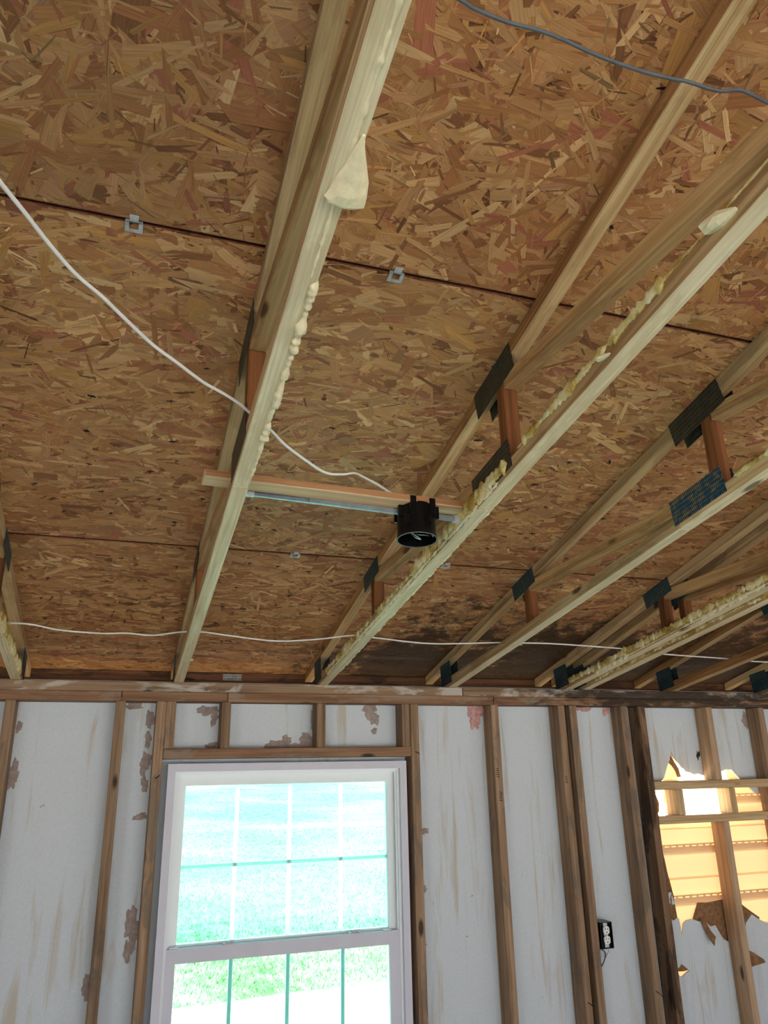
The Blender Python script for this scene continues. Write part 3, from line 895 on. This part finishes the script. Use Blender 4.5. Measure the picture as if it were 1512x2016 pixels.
# ------------------------------------------------------------------ roof trusses
A_AT, A_W = 0.755, 0.010
def top_under(d): return zr(d) - CH - 0.002
def bot_top(d): return zb(d) + CH
def foam_strip(parent, name, x, hz, d0, d1, r, mat, seed, sag=0.4, gaps=0.0, squash=1.0):
    """lumpy bead of cured foam along a chord; x, hz are offsets from the chord's left underside"""
    bm = bmesh.new()
    n = max(6, int((d1 - d0) / 0.0045)); m = 10
    rings = []
    off = Vector((seed * 3.7, seed * 1.3, seed))
    for i in range(n + 1):
        d = d0 + (d1 - d0) * i / n
        k = 0.8 + 0.6 * noise.noise(Vector((d * 9, 0, 0)) + off) + 0.6 * noise.noise(Vector((d * 45, 5, 0)) + off) + 0.5 * noise.noise(Vector((d * 110, 7, 0)) + off)
        e = min(1, i / 3, (n - i) / 3)
        if gaps and noise.noise(Vector((d * 3.1, 9, 0)) + off) < gaps: k *= 0.25
        rr = r * max(0.12, k) * max(0.05, e)
        cz = zb(d) + hz - ZP - sag * rr
        ring = []
        for j in range(m):
            t = 2 * math.pi * j / m
            q = rr * (1 + 0.5 * noise.noise(Vector((d * 90, math.cos(t) * 2.5, math.sin(t) * 2.5)) + off))
            ring.append(bm.verts.new((x + q * squash * math.cos(t), -d, cz + q * math.sin(t))))
        rings.append(ring)
    for A, B in zip(rings, rings[1:]):
        for j in range(m):
            bm.faces.new((A[j], A[(j + 1) % m], B[(j + 1) % m], B[j]))
    bm.faces.new(rings[0]); bm.faces.new(rings[-1])
    return link(name, bm_mesh(name, bm, True), mat, parent)

def conn_plate(parent, name, d0, d1, z0l, z0r, h, mat, x_off):
    """punched steel plate in the truss plane (two-sided pieces are two plates)"""
    ang = math.atan2(z0r - z0l, d1 - d0)
    ln = math.hypot(d1 - d0, z0r - z0l)
    key = 'plate_%.3f_%.3f' % (ln, h)
    if key not in CACHE:
        CACHE[key] = box_mesh(key, 0, ln, 0, 0.0016, 0, h)
    ca, sa = math.cos(ang), math.sin(ang)
    mw = Matrix(((0, 1, 0, x_off), (-ca, 0, sa, -d0), (sa, 0, ca, z0l - ZP), (0, 0, 0, 1)))
    return link_m(name, CACHE[key], mat, parent, mw)

def make_truss(x, label, chord, under, top, plates, lean=0.0, both=True, stop=2 * RIDGE):
    t = empty('roof_truss', (x, 0, ZP))
    t.rotation_euler = (0, lean, 0)
    tag(t, label, 'roof truss', 'roof trusses under the strand boards')
    ab, at = math.atan(SB), math.atan(SR)
    J = 1.632
    # bottom chord: scarfed under the top chord at the heel, spliced at the second panel point
    def trim(poly): return clip(poly, lambda p: top_under(p[0]) - 0.0005 - p[1])
    p1 = trim([(-0.085, ZP + .0005), (0.0, ZP + .0005), (J - .0008, zb(J)), (J - .0008, bot_top(J)), (0.4, bot_top(0.4)), (-0.085, bot_top(-0.085) + .01)])
    # keep the first point on the underside
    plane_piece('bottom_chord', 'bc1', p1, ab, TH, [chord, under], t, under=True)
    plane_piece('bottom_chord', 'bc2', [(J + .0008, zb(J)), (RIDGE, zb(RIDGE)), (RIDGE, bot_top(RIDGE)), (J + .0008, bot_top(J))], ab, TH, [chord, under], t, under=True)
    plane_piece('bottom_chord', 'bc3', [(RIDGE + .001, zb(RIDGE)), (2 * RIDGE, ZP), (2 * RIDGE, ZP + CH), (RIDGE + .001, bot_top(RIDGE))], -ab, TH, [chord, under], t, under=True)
    e = 0.0022
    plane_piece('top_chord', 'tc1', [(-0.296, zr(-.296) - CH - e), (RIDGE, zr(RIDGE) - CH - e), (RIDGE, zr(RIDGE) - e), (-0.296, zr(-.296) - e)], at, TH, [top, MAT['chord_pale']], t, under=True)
    plane_piece('top_chord', 'tc2', [(RIDGE + .001, zr(RIDGE) - CH - e), (2 * RIDGE + .29, zr(-.29) - CH - e), (2 * RIDGE + .29, zr(-.29) - e), (RIDGE + .001, zr(RIDGE) - e)], -at, TH, top, t)
    # uprights
    for k, (da, db) in enumerate(((0.745, 0.783), (1.770, 1.808), (2.93, 2.968), (RIDGE - .019, RIDGE + .019))):
        poly = [(da, bot_top(da) + .0005), (db, bot_top(db) + .0005), (db, top_under(db) - .0005), (da, top_under(da) - .0005)]
        if k == 3:
            poly = [(da, bot_top(da) + .0005), (db, bot_top(da) + .0005), (db, top_under(da) - .0005), (da, top_under(da) - .0005)]
        rot = [poly[0], poly[3], poly[2], poly[1]]
        plane_piece('upright_web', 'up%d' % k, rot, math.pi / 2, TH - .001, MAT['web_red'] if k < 2 else MAT['web'], t, x_off=0.0005)
    # diagonals
    for k, (pa, pb, lo, hi) in enumerate((((0.70, 2.727), (1.80, 2.758), 0.784, 1.769), ((1.80, 2.957), (3.0, 2.918), 1.809, 2.929), ((2.9, 3.24), (4.3, 3.15), 2.969, RIDGE - .02))):
        poly = strip(pa, pb, 0.0192)
        poly = clip(poly, lambda p: p[0] - lo - .0005)
        poly = clip(poly, lambda p: hi - .0005 - p[0])
        poly = clip(poly, lambda p: top_under(p[0]) - .0005 - p[1])
        poly = clip(poly, lambda p: p[1] - bot_top(p[0]) - .0005)
        plane_piece('diagonal_web', 'dg%d' % k, poly, math.atan2(pb[1] - pa[1], pb[0] - pa[0]), TH - .001, MAT['web'], t, x_off=0.0005)
    # connector plates, both sides
    pa, pb, pc = plates
    for xo in (-0.0017, TH + .0001):
        conn_plate(t, 'connector_plate', 0.675, 0.838, zr(0.675) - .066, zr(0.838) - .064, 0.062, pa, xo)
        conn_plate(t, 'connector_plate', 1.668, 1.868, zr(1.668) - .078, zr(1.868) - .080, 0.074, pb, xo)
        conn_plate(t, 'connector_plate', 1.618, 1.822, zb(1.618) + .014, zb(1.822) + .014, 0.074, pc, xo)
        conn_plate(t, 'connector_plate', -0.085, 0.030, 2.446, 2.462, 0.100, MAT['pl_blue'], xo)
    return t

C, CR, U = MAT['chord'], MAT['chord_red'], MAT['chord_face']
PB_, PW, PD = MAT['pl_blue'], MAT['pl_worn'], MAT['pl_dark']
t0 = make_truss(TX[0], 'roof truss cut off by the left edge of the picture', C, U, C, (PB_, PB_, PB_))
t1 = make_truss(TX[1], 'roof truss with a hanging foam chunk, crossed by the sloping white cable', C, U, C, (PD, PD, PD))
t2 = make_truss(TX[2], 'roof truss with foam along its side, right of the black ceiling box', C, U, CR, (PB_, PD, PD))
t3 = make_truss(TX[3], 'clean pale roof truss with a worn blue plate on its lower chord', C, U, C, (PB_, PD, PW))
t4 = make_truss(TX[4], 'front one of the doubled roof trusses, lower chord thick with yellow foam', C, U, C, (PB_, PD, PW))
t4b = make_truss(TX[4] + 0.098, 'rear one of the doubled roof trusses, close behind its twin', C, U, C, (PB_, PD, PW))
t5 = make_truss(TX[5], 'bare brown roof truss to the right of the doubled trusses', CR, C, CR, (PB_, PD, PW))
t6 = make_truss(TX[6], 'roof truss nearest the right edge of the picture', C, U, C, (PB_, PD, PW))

# foam left on the chords: a rough mustard film on the sides, cream crumbs along the edges
FM, CM = MAT['foam'], MAT['cream']
def film(parent, x, hz, d0, d1, r, seed, gaps=0.0, mat=None):
    foam_strip(parent, 'foam_residue', x, hz, d0, d1, r, mat or FM, seed, sag=0.0, gaps=gaps, squash=0.38)
film(t0, TH, 0.016, 0.04, 0.70, 0.020, 1)
film(t0, TH * .6, 0.000, 0.06, 0.5, 0.006, 21, 0.0, CM)
foam_strip(t1, 'foam_residue', TH - .003, 0.004, 1.66, 2.30, 0.0075, CM, 2)
foam_strip(t1, 'foam_residue', TH - .013, 0.001, 2.28, 2.95, 0.0036, CM, 3, sag=0.1)
foam_strip(t1, 'foam_residue', TH - .002, 0.006, 0.25, 0.46, 0.008, CM, 4, gaps=0.05)
film(t2, -0.001, 0.030, 0.10, 1.20, 0.013, 5)
film(t2, -0.002, 0.032, 1.15, 1.80, 0.020, 6)
film(t2, -0.001, 0.040, 1.85, 3.0, 0.013, 7, -0.1)
film(t2, 0.000, 0.012, 0.12, 1.75, 0.008, 25, 0.0, CM)
foam_strip(t2, 'foam_residue', TH - .002, 0.003, 0.2, 1.7, 0.003, CM, 8, gaps=0.0)
film(t3, -0.001, 0.038, 1.85, 2.4, 0.008, 9, 0.1)
film(t4, -0.002, 0.030, 0.03, 2.2, 0.016, 10)
film(t4, 0.000, 0.010, 0.25, 2.2, 0.010, 11, -0.1, CM)
film(t4b, -0.001, 0.022, 0.10, 2.2, 0.012, 12)
film(t6, -0.002, 0.02, 0.03, 1.2, 0.018, 13)

def chunk(parent, name, pts_top, mat):
    """irregular broken piece of foam from a list of ring outlines"""
    bm = bmesh.new()
    rings = [[bm.verts.new(p) for p in ring] for ring in pts_top]
    n = len(rings[0])
    for A, B in zip(rings, rings[1:]):
        for j in range(n):
            bm.faces.new((A[j], A[(j + 1) % n], B[(j + 1) % n], B[j]))
    bm.faces.new(rings[0]); bm.faces.new(rings[-1])
    me = bm_mesh(name, bm)
    return link(name, me, mat, parent)
def lump(parent, d, x, hz, scale, seed, stretch=(1, 1, 1)):
    rng = random.Random(seed)
    n = 10
    rings = []
    for k, s in enumerate((0.25, 0.62, 0.95, 1.0, 0.9)):
        ring = []
        for i in range(n):
            t = 2 * math.pi * i / n
            r = scale * s * rng.uniform(0.82, 1.14)
            along = (k - 2.6) / 2.2 * scale * 1.6
            ring.append((x + r * 0.75 * math.cos(t) * stretch[0], -d - along * -1 * stretch[1], zb(d) - ZP + hz + r * 0.45 * math.sin(t) * stretch[2] - along * SB * -1))
        rings.append(ring)
    return chunk(parent, 'foam_chunk', rings, MAT['cream'])
def wedge():
    rng = random.Random(31)
    rings = []
    for d, cx, hw, hh in ((2.436, .036, .025, .010), (2.440, .037, .028, .012), (2.455, .038, .027, .012), (2.475, .037, .021, .010), (2.497, .036, .014, .008), (2.52, .034, .007, .005), (2.54, .033, .002, .002)):
        ring = []
        for i in range(12):
            t = 2 * math.pi * i / 12
            k = rng.uniform(.9, 1.1)
            ring.append((cx + hw * k * math.cos(t), -d, zb(d) - ZP - .004 + hh * k * math.sin(t)))
        rings.append(ring)
    return chunk(t1, 'foam_chunk', rings, MAT['cream'])
wedge()
lump(t2, 2.515, -0.006, 0.030, 0.026, 8, (0.8, 0.8, 1.2))
lump(t2, 2.20, -0.004, 0.022, 0.012, 9)
lump(t3, 0.62, TH, 0.002, 0.008, 12)
lump(t1, 0.30, TH, 0.004, 0.012, 15)

# ------------------------------------------------------------------ clips between the roof boards
def clip_mesh():
    bm = bmesh.new()
    # local x along the joint, y up the slope, z down out of the board
    me = sheet_mesh('panel_clip', [(-.0165, -.0235), (.0165, -.0235), (.0165, .001), (-.0165, .001)], [[(-.0088, -.0165), (.0088, -.0165), (.0088, -.001), (-.0088, -.001)]], 0.0025, 0.0040, 'xy')
    bm.from_mesh(me)
    box_bm(bm, -.0085, .0085, .0012, .0165, 0.0028, 0.0043, 0.0005)
    box_bm(bm, -.016, .016, -.0006, .0006, -.008, 0.0040)
    return bm_mesh('panel_clip', bm)
cm = clip_mesh()
for x, d, lab in ((0.636, 1.9805, 'steel clip on the roof joint beside the white cable'),
                  (1.168, 1.9805, 'steel clip on the roof joint right of the foamy near truss'),
                  (1.212, 0.794, 'bright steel clip on the lower joint under the black ceiling box'),
                  (1.771, 0.794, 'dull steel clip half hidden behind the foamy truss chord')):
    o = link('panel_clip', cm, MAT['galv'])
    cs, sn = 1 / math.sqrt(1 + SR * SR), SR / math.sqrt(1 + SR * SR)
    X = Vector((1, 0, 0)); Yv = Vector((0, -cs, sn)); Z = Vector((0, -sn, -cs))
    mw = Matrix((X, Yv, X.cross(Yv))).transposed().to_4x4()
    if X.cross(Yv).dot(Z) < 0:
        mw = Matrix((-X, Yv, (-X).cross(Yv))).transposed().to_4x4()
    mw.translation = Vector((x, -d, zr(d) - 0.0005))
    o.matrix_world = mw
    tag(o, lab, 'clip', 'steel clips between the roof boards')

sc = blob('foil_scrap', 0, 0, 0.009, 0.005, MAT['vinyl'], 77, y=0, thick=0.003)
sc.parent = None
sc.matrix_world = Matrix.Translation((0.505, -0.015 + 0.02, zr(-0.005) - .003)) @ Matrix.Rotation(math.radians(-90), 4, 'X')
tag(sc, 'tiny white scrap stuck to the roof board near the left truss', 'scrap')
# steel plate on the fascia
pp = link('nail_plate', box_mesh('nail_plate', 0, 0.085, 0, 0.0015, 0, 0.026), MAT['pl_steel'], None, Matrix.Translation((1.118, 0.2983, 2.488)))
tag(pp, 'small bright punched steel plate on the fascia board', 'metal plate')

# ------------------------------------------------------------------ ceiling box on its hanger between two trusses
brd = bpy.data.objects.new('nailer_board', box_mesh('nailer_board', 0, 0.715, 0, 0.046, 0, 0.0185, .0012))
brd.data.materials.append(MAT['board']); brd.data.materials.append(MAT['board_edge'])
for f in brd.data.polygons:
    if abs(f.normal.y) > 0.8: f.material_index = 1
COL.objects.link(brd)
p0 = Vector((0.828, -1.592, zb(1.592) + CH + .0008)); p1 = Vector((1.542, -1.560, zb(1.560) + CH + .0008))
X = (p1 - p0).normalized(); Yb = Vector((0, 1, -SB)); Yb = (Yb - X * Yb.dot(X)).normalized(); Zb = X.cross(Yb)
mw = Matrix((X, Yb, Zb)).transposed().to_4x4(); mw.translation = p0
brd.matrix_world = mw
tag(brd, 'short pale wooden strip lying across two truss chords above the black ceiling box', 'board')

box = empty('ceiling_box', (1.370, -1.53, 2.632))
tag(box, 'round black plastic ceiling box hanging from a steel bar between two trusses', 'electrical box')
box.rotation_euler = (math.radians(-5), math.radians(2), 0)
BR, BH = 0.0505, 0.088
def can_mesh():
    bm = bmesh.new(); n = 40
    prof = [(BR * 1.03, 0.0), (BR * 1.03, 0.006), (BR, 0.008), (BR * 0.97, BH - .006), (BR * 0.93, BH), (0.0, BH)]
    inner = [(BR * 0.97, 0.0), (BR * 0.93, BH - .005), (0.0, BH - .005)]
    def rev(pr):
        rings = []
        for r, z in pr:
            rings.append([bm.verts.new((r * math.cos(2 * math.pi * i / n), r * math.sin(2 * math.pi * i / n), z)) for i in range(n)] if r > 0 else [bm.verts.new((0, 0, z))])
        for A, B in zip(rings, rings[1:]):
            for i in range(n):
                if len(B) == 1: bm.faces.new((A[i], A[(i + 1) % n], B[0]))
                else: bm.faces.new((A[i], A[(i + 1) % n], B[(i + 1) % n], B[i]))
        return rings[0]
    a = rev(prof); b = rev(inner)
    for i in range(n): bm.faces.new((a[i], a[(i + 1) % n], b[(i + 1) % n], b[i]))
    return bm_mesh('box_body', bm, False)
link('box_body', can_mesh(), MAT['black'], box)
def ring_mesh(r0, r1, z0, z1, n=40):
    return sheet_mesh('rim', [(r1 * math.cos(2 * math.pi * i / n), r1 * math.sin(2 * math.pi * i / n)) for i in range(n)],
                      [[(r0 * math.cos(2 * math.pi * i / n), r0 * math.sin(2 * math.pi * i / n)) for i in range(n)]], z0, z1, 'xy')
link('rim', ring_mesh(BR * 0.985, BR * 1.035, -0.0012, 0.0004), MAT['rim'], box)
for a, z0, z1, w, rr in ((2.6, .052, BH + .012, .008, 1.0), (3.5, .052, BH + .012, .008, 1.0), (4.2, .052, BH + .012, .008, 1.0), (5.3, .052, BH + .012, .008, 1.0), (5.75, .052, BH + .012, .008, 1.0), (5.0, .03, .05, .006, 1.03), (3.9, .03, .05, .006, 1.03)):
    x, y = BR * rr * math.cos(a), BR * rr * math.sin(a)
    link('cable_clamp', box_mesh('cable_clamp', x - w, x + w, y - w * .6, y + w * .6, z0, z1, .001), MAT['black'], box)
hb = bmesh.new()
xl, xr = 0.9262 - 1.370, 1.4962 - 1.370
box_bm(hb, xl + .02, xr - .02, 0.001, 0.003, 0.064, 0.076, .0004)
box_bm(hb, xl + .02, xr - .02, -0.005, 0.001, 0.074, 0.076, .0004)
box_bm(hb, xl + .02, xr - .02, -0.005, 0.001, 0.064, 0.066, .0004)
box_bm(hb, xl + .16, xr - .02, -0.0075, -0.0055, 0.0635, 0.0765, .0004)
link('hanger_bar', bm_mesh('hanger_bar', hb), MAT['bar'], box)
for s, xx in ((1, xl), (-1, xr)):
    fb = bmesh.new()
    x0, x1 = (xx, xx + .0018) if s > 0 else (xx - .0018, xx)
    box_bm(fb, x0, x1, -0.016, 0.018, 0.046, 0.080, .0004)
    xa, xb = (xx, xx + .024) if s > 0 else (xx - .024, xx)
    box_bm(fb, xa, xb, -0.006, 0.004, 0.062, 0.080, .0006)
    link('hanger_foot', bm_mesh('hanger_foot', fb), MAT['galv'], box)
tube('wire', [(-.032, .01, .05), (-.02, -.004, .02), (.002, .0, .008), (.012, .004, .004), (-.004, .012, .014), (-.03, .02, .05)], 0.0011, MAT['copper'], box)
tube('wire', [(.005, .02, .045), (.002, .008, .02), (.018, -.008, .012), (.034, -.002, .014), (.030, .014, .03), (.02, .02, .05)], 0.0011, MAT['copper'], box)
tube('wire', [(.036, .0, .05), (.040, -.006, .02), (.043, -.004, .012), (.038, .006, .03)], 0.0011, MAT['copper'], box)

# ------------------------------------------------------------------ cables
LO = [(0.05, -0.47, 2.556), (0.20, -0.49, 2.561), (0.312, -0.506, 2.5635), (0.382, -0.51, 2.562), (0.474, -0.459, 2.555), (0.604, -0.443, 2.552), (0.688, -0.453, 2.554), (0.775, -0.441, 2.552), (0.867, -0.485, 2.5595), (0.946, -0.494, 2.561), (1.039, -0.471, 2.556), (1.215, -0.427, 2.55), (1.363, -0.462, 2.555), (1.496, -0.519, 2.565), (1.602, -0.501, 2.562), (1.836, -0.465, 2.555), (2.109, -0.501, 2.5625), (2.218, -0.513, 2.563), (2.38, -0.517, 2.5635), (2.717, -0.485, 2.560), (2.86, -0.46, 2.556), (2.968, -0.437, 2.551), (3.366, -0.399, 2.5465), (3.556, -0.376, 2.542), (3.95, -0.37, 2.543), (4.5, -0.38, 2.543)]
tag(tube('electric_cable', LO, 0.0048, MAT['white_cable'], flat=0.6), 'white cable strung low over the truss chords along the wall', 'cable')
UP = [(0.26, -2.62, 2.886), (0.36, -2.50, 2.868), (0.476, -2.305, 2.838), (0.504, -2.258, 2.831), (0.534, -2.206, 2.823), (0.568, -2.156, 2.815), (0.606, -2.116, 2.809), (0.646, -2.067, 2.802), (0.69, -2.016, 2.794), (0.737, -1.975, 2.787), (0.787, -1.93, 2.78), (0.829, -1.902, 2.7765), (0.863, -1.875, 2.7735), (0.885, -1.852, 2.7705), (0.942, -1.794, 2.762), (0.981, -1.75, 2.753), (1.038, -1.698, 2.745), (1.097, -1.653, 2.738), (1.14, -1.645, 2.741), (1.175, -1.625, 2.756), (1.205, -1.59, 2.765), (1.27, -1.54, 2.764), (1.325, -1.505, 2.752), (1.35, -1.500, 2.735)]
tag(tube('electric_cable', UP, 0.0037, MAT['white_cable'], flat=0.75), 'white cable sloping from the upper left through the near truss to the board', 'cable')
GR = [(0.74, -2.73, 2.909), (0.92, -2.70, 2.9035), (0.992, -2.686, 2.903), (1.011, -2.682, 2.902), (1.056, -2.679, 2.902), (1.095, -2.681, 2.902), (1.131, -2.679, 2.902), (1.183, -2.674, 2.901), (1.245, -2.672, 2.901), (1.296, -2.675, 2.901), (1.311, -2.677, 2.901), (1.35, -2.677, 2.901), (1.369, -2.679, 2.902), (1.384, -2.685, 2.903), (1.4, -2.686, 2.903), (1.439, -2.682, 2.902), (1.52, -2.675, 2.899), (1.62, -2.66, 2.897), (1.80, -2.66, 2.895), (2.12, -2.66, 2.896)]
tag(tube('electric_cable', GR, 0.0024, MAT['grey_cable']), 'dark grey wavy cable across the upper right roof boards', 'cable')

# ------------------------------------------------------------------ wall outlet
ob = empty('wall_outlet', (2.805, 0.012, 1.330))
tag(ob, 'black outlet box with a white duplex receptacle nailed to the stud', 'outlet')
link('outlet_box', sheet_mesh('outlet_box', [(-.030, 0), (.030, 0), (.030, .104), (-.030, .104)], [], 0.004, 0.060), MAT['black'], ob)
link('box_lip', sheet_mesh('box_lip', [(-.030, 0), (.030, 0), (.030, .104), (-.030, .104)], [[(-.027, .003), (.027, .003), (.027, .101), (-.027, .101)]], -0.010, 0.0038), MAT['black'], ob)
strap = link('strap', sheet_mesh('strap', [(-.010, .004), (.010, .004), (.010, .100), (-.010, .100)], [], -0.003, -0.001), MAT['galv'], ob)
for cz in (.034, .072):
    n = 20
    pts = [(max(-.0145, min(.0145, .0175 * math.cos(2 * math.pi * i / n))), cz + .0165 * math.sin(2 * math.pi * i / n)) for i in range(n)]
    rc = link('receptacle', sheet_mesh('receptacle', pts, [], -0.011, -0.0035), MAT['recept'], ob)
    for sx, hh in ((-.0060, .0085), (.0060, .0070)):
        link('slot', box_mesh('slot', sx - .0013, sx + .0013, -0.0118, -0.0112, cz + .001, cz + .001 + hh), MAT['slot'], rc)
    link('slot', box_mesh('slot', -.0024, .0024, -0.0118, -0.0112, cz - .0105, cz - .0055), MAT['slot'], rc)
link('screw', box_mesh('screw', -.003, .003, -0.0118, -0.009, .0505, .0560, .001), MAT['galv'], ob)
tube('cable_tail', [(.02, .03, .002), (.028, .028, -.012), (.012, .03, -.04), (-.012, .034, -.070), (-.028, .04, -.09)], 0.0042, MAT['white_cable'], ob, flat=0.6)
tube('cable_tail', [(-.028, .02, -.004), (-.008, .022, -.010), (.004, .024, -.026), (-.004, .028, -.055), (-.022, .034, -.082)], 0.0042, MAT['grey_cable'], ob, flat=0.6)

# nails left in the studs
def bent_nail(x, z, dx, dz):
    n = tube('bent_nail', [(x, 0.004, z), (x + dx * .3, -0.014, z + dz * .3), (x + dx, -0.022, z + dz)], 0.0017, MAT['nail'], wall, sub=4, seg=6)
bent_nail(3.022, 1.150, 0.022, -0.022)
bent_nail(2.676, 1.14, 0.012, -0.012)
bent_nail(1.93, 2.16, 0.01, -0.01)
bent_nail(0.842, 2.07, 0.016, 0.014)

# faded mill stamps inked on two studs
def stamp(x, z, face_y, n, seed):
    rng = random.Random(seed)
    bm = bmesh.new()
    for i in range(n):
        zz = z - i * 0.0085
        w = rng.uniform(.005, .009)
        box_bm(bm, x - w, x + w * rng.uniform(.3, 1), face_y - .0004, face_y + .0002, zz - rng.uniform(.001, .0018), zz + rng.uniform(.001, .0018))
        box_bm(bm, x + w * .4, x + w * .8, face_y - .0004, face_y + .0002, zz - .005, zz)
    o = link('mill_stamp', bm_mesh('mill_stamp', bm), MAT['nail'], wall)
    o['kind'] = 'stuff'
stamp(2.322, 2.085, -0.0002, 5, 1)
stamp(2.330, 1.985, -0.0002, 5, 2)
stamp(2.672, 2.045, -0.0002, 4, 3)
stamp(3.126, 2.02, -0.0002, 4, 4)

# ------------------------------------------------------------------ the rest of the room and the ground outside
BACK = -2 * RIDGE
fl = link('floor', box_mesh('floor', -1.55, 7.0, BACK - .1, 0.1, -0.05, 0.0), MAT['floor'])
tag(fl, 'plywood subfloor of the stripped room', 'floor', kind='structure')
gable = lambda: [(0.1, 0), (0.1, ZR - .03), (-RIDGE, zr(RIDGE)), (BACK - .1, ZR - .03), (BACK - .1, 0)]
lw = link('wall_left', sheet_mesh('wall_left', gable(), [[(-5.6, .05), (-3.8, .05), (-3.8, 2.1), (-5.6, 2.1)]], -1.66, -1.56, 'yz'), MAT['drywall'])  # opening added out of view, sized for side light on the trusses
tag(lw, 'left gable wall with an opening added for side light', 'wall', kind='structure')
rw = link('wall_right', sheet_mesh('wall_right', gable(), [[(-6.2, .9), (-4.6, .9), (-4.6, 2.1), (-6.2, 2.1)]], 7.01, 7.11, 'yz'), MAT['drywall'])  # unseen wall; its opening is assumed, to admit daylight
tag(rw, 'right gable wall with an assumed opening for daylight', 'wall', kind='structure')
bw = link('wall_back', sheet_mesh('wall_back', [(-1.55, 0), (7.0, 0), (7.0, ZP), (-1.55, ZP)], [[(-0.9, .05), (5.6, .05), (5.6, 2.2), (-0.9, 2.2)]], BACK - .1, BACK), MAT['drywall'])  # opening invented behind the camera so the sky can light the room
tag(bw, 'rear wall with a wide opening invented to let in sky light', 'wall', kind='structure')

def ground(name, x0, x1, y0, y1, nx, ny, fz, mat):
    vs, fs = [], []
    for j in range(ny + 1):
        for i in range(nx + 1):
            x = x0 + (x1 - x0) * i / nx; y = y0 + (y1 - y0) * j / ny
            vs.append((x, y, fz(x, y)))
    for j in range(ny):
        for i in range(nx):
            a = j * (nx + 1) + i
            fs.append((a, a + 1, a + nx + 2, a + nx + 1))
    me = bpy.data.meshes.new(name); me.from_pydata(vs, [], fs)
    me.polygons.foreach_set('use_smooth', [True] * len(fs))
    return link(name, me, mat)
def hill(x, y):
    t = max(0, y - 7.0)
    return -0.385 + 0.10 * t * (1 - 0.0045 * t) + 0.03 * noise.noise(Vector((x * .5, y * .5, 0)))
g1 = ground('lawn', -30, 50, 5.0, 34, 80, 60, hill, MAT['lawn'])
tag(g1, 'sunlit grass bank outside the window', 'lawn', kind='structure')
g2 = ground('concrete_apron', -30, 50, 0.25, 8.4, 40, 16, lambda x, y: -0.36 - (0.05 * (y - 6.5) if y > 6.5 else 0), MAT['gravel'])
tag(g2, 'bleached pale ground close to the outside wall', 'ground', kind='structure')
g3 = ground('yard', -40, 50, -40, 0.25, 20, 20, lambda x, y: -0.36, MAT['gravel'])
tag(g3, 'pale yard around the house', 'ground', kind='structure')

# grass tufts near the window
def tufts():
    rng = np.random.default_rng(3)
    n = 60000
    y = 6.6 + 12 * rng.random(n) ** 1.6
    x = -5 + 15 * rng.random(n)
    keep = (y > 7.2 + 0.5 * np.sin(x * 1.7) + rng.normal(0, 0.4, n))
    x, y = x[keep], y[keep]; n = len(x)
    h = rng.uniform(0.025, 0.06, n); a = rng.uniform(0, 3.14, n); w = rng.uniform(0.003, 0.007, n)
    co = np.zeros((n, 3, 3))
    z = np.array([hill(float(p), float(q)) for p, q in zip(x, y)])
    co[:, 0] = np.stack([x - w * np.cos(a), y - w * np.sin(a), z], 1)
    co[:, 1] = np.stack([x + w * np.cos(a), y + w * np.sin(a), z], 1)
    co[:, 2] = np.stack([x + rng.normal(0, .03, n), y + rng.normal(0, .03, n), z + h], 1)
    me = bpy.data.meshes.new('grass')
    me.vertices.add(3 * n); me.vertices.foreach_set('co', co.ravel())
    me.loops.add(3 * n); me.polygons.add(n)
    me.loops.foreach_set('vertex_index', np.arange(3 * n))
    me.polygons.foreach_set('loop_start', np.arange(0, 3 * n, 3))
    me.polygons.foreach_set('loop_total', np.full(n, 3))
    me.update()
    return me
gr = link('grass', tufts(), MAT['blade'])
tag(gr, 'short grass growing on the sunlit bank outside', 'grass', kind='stuff')
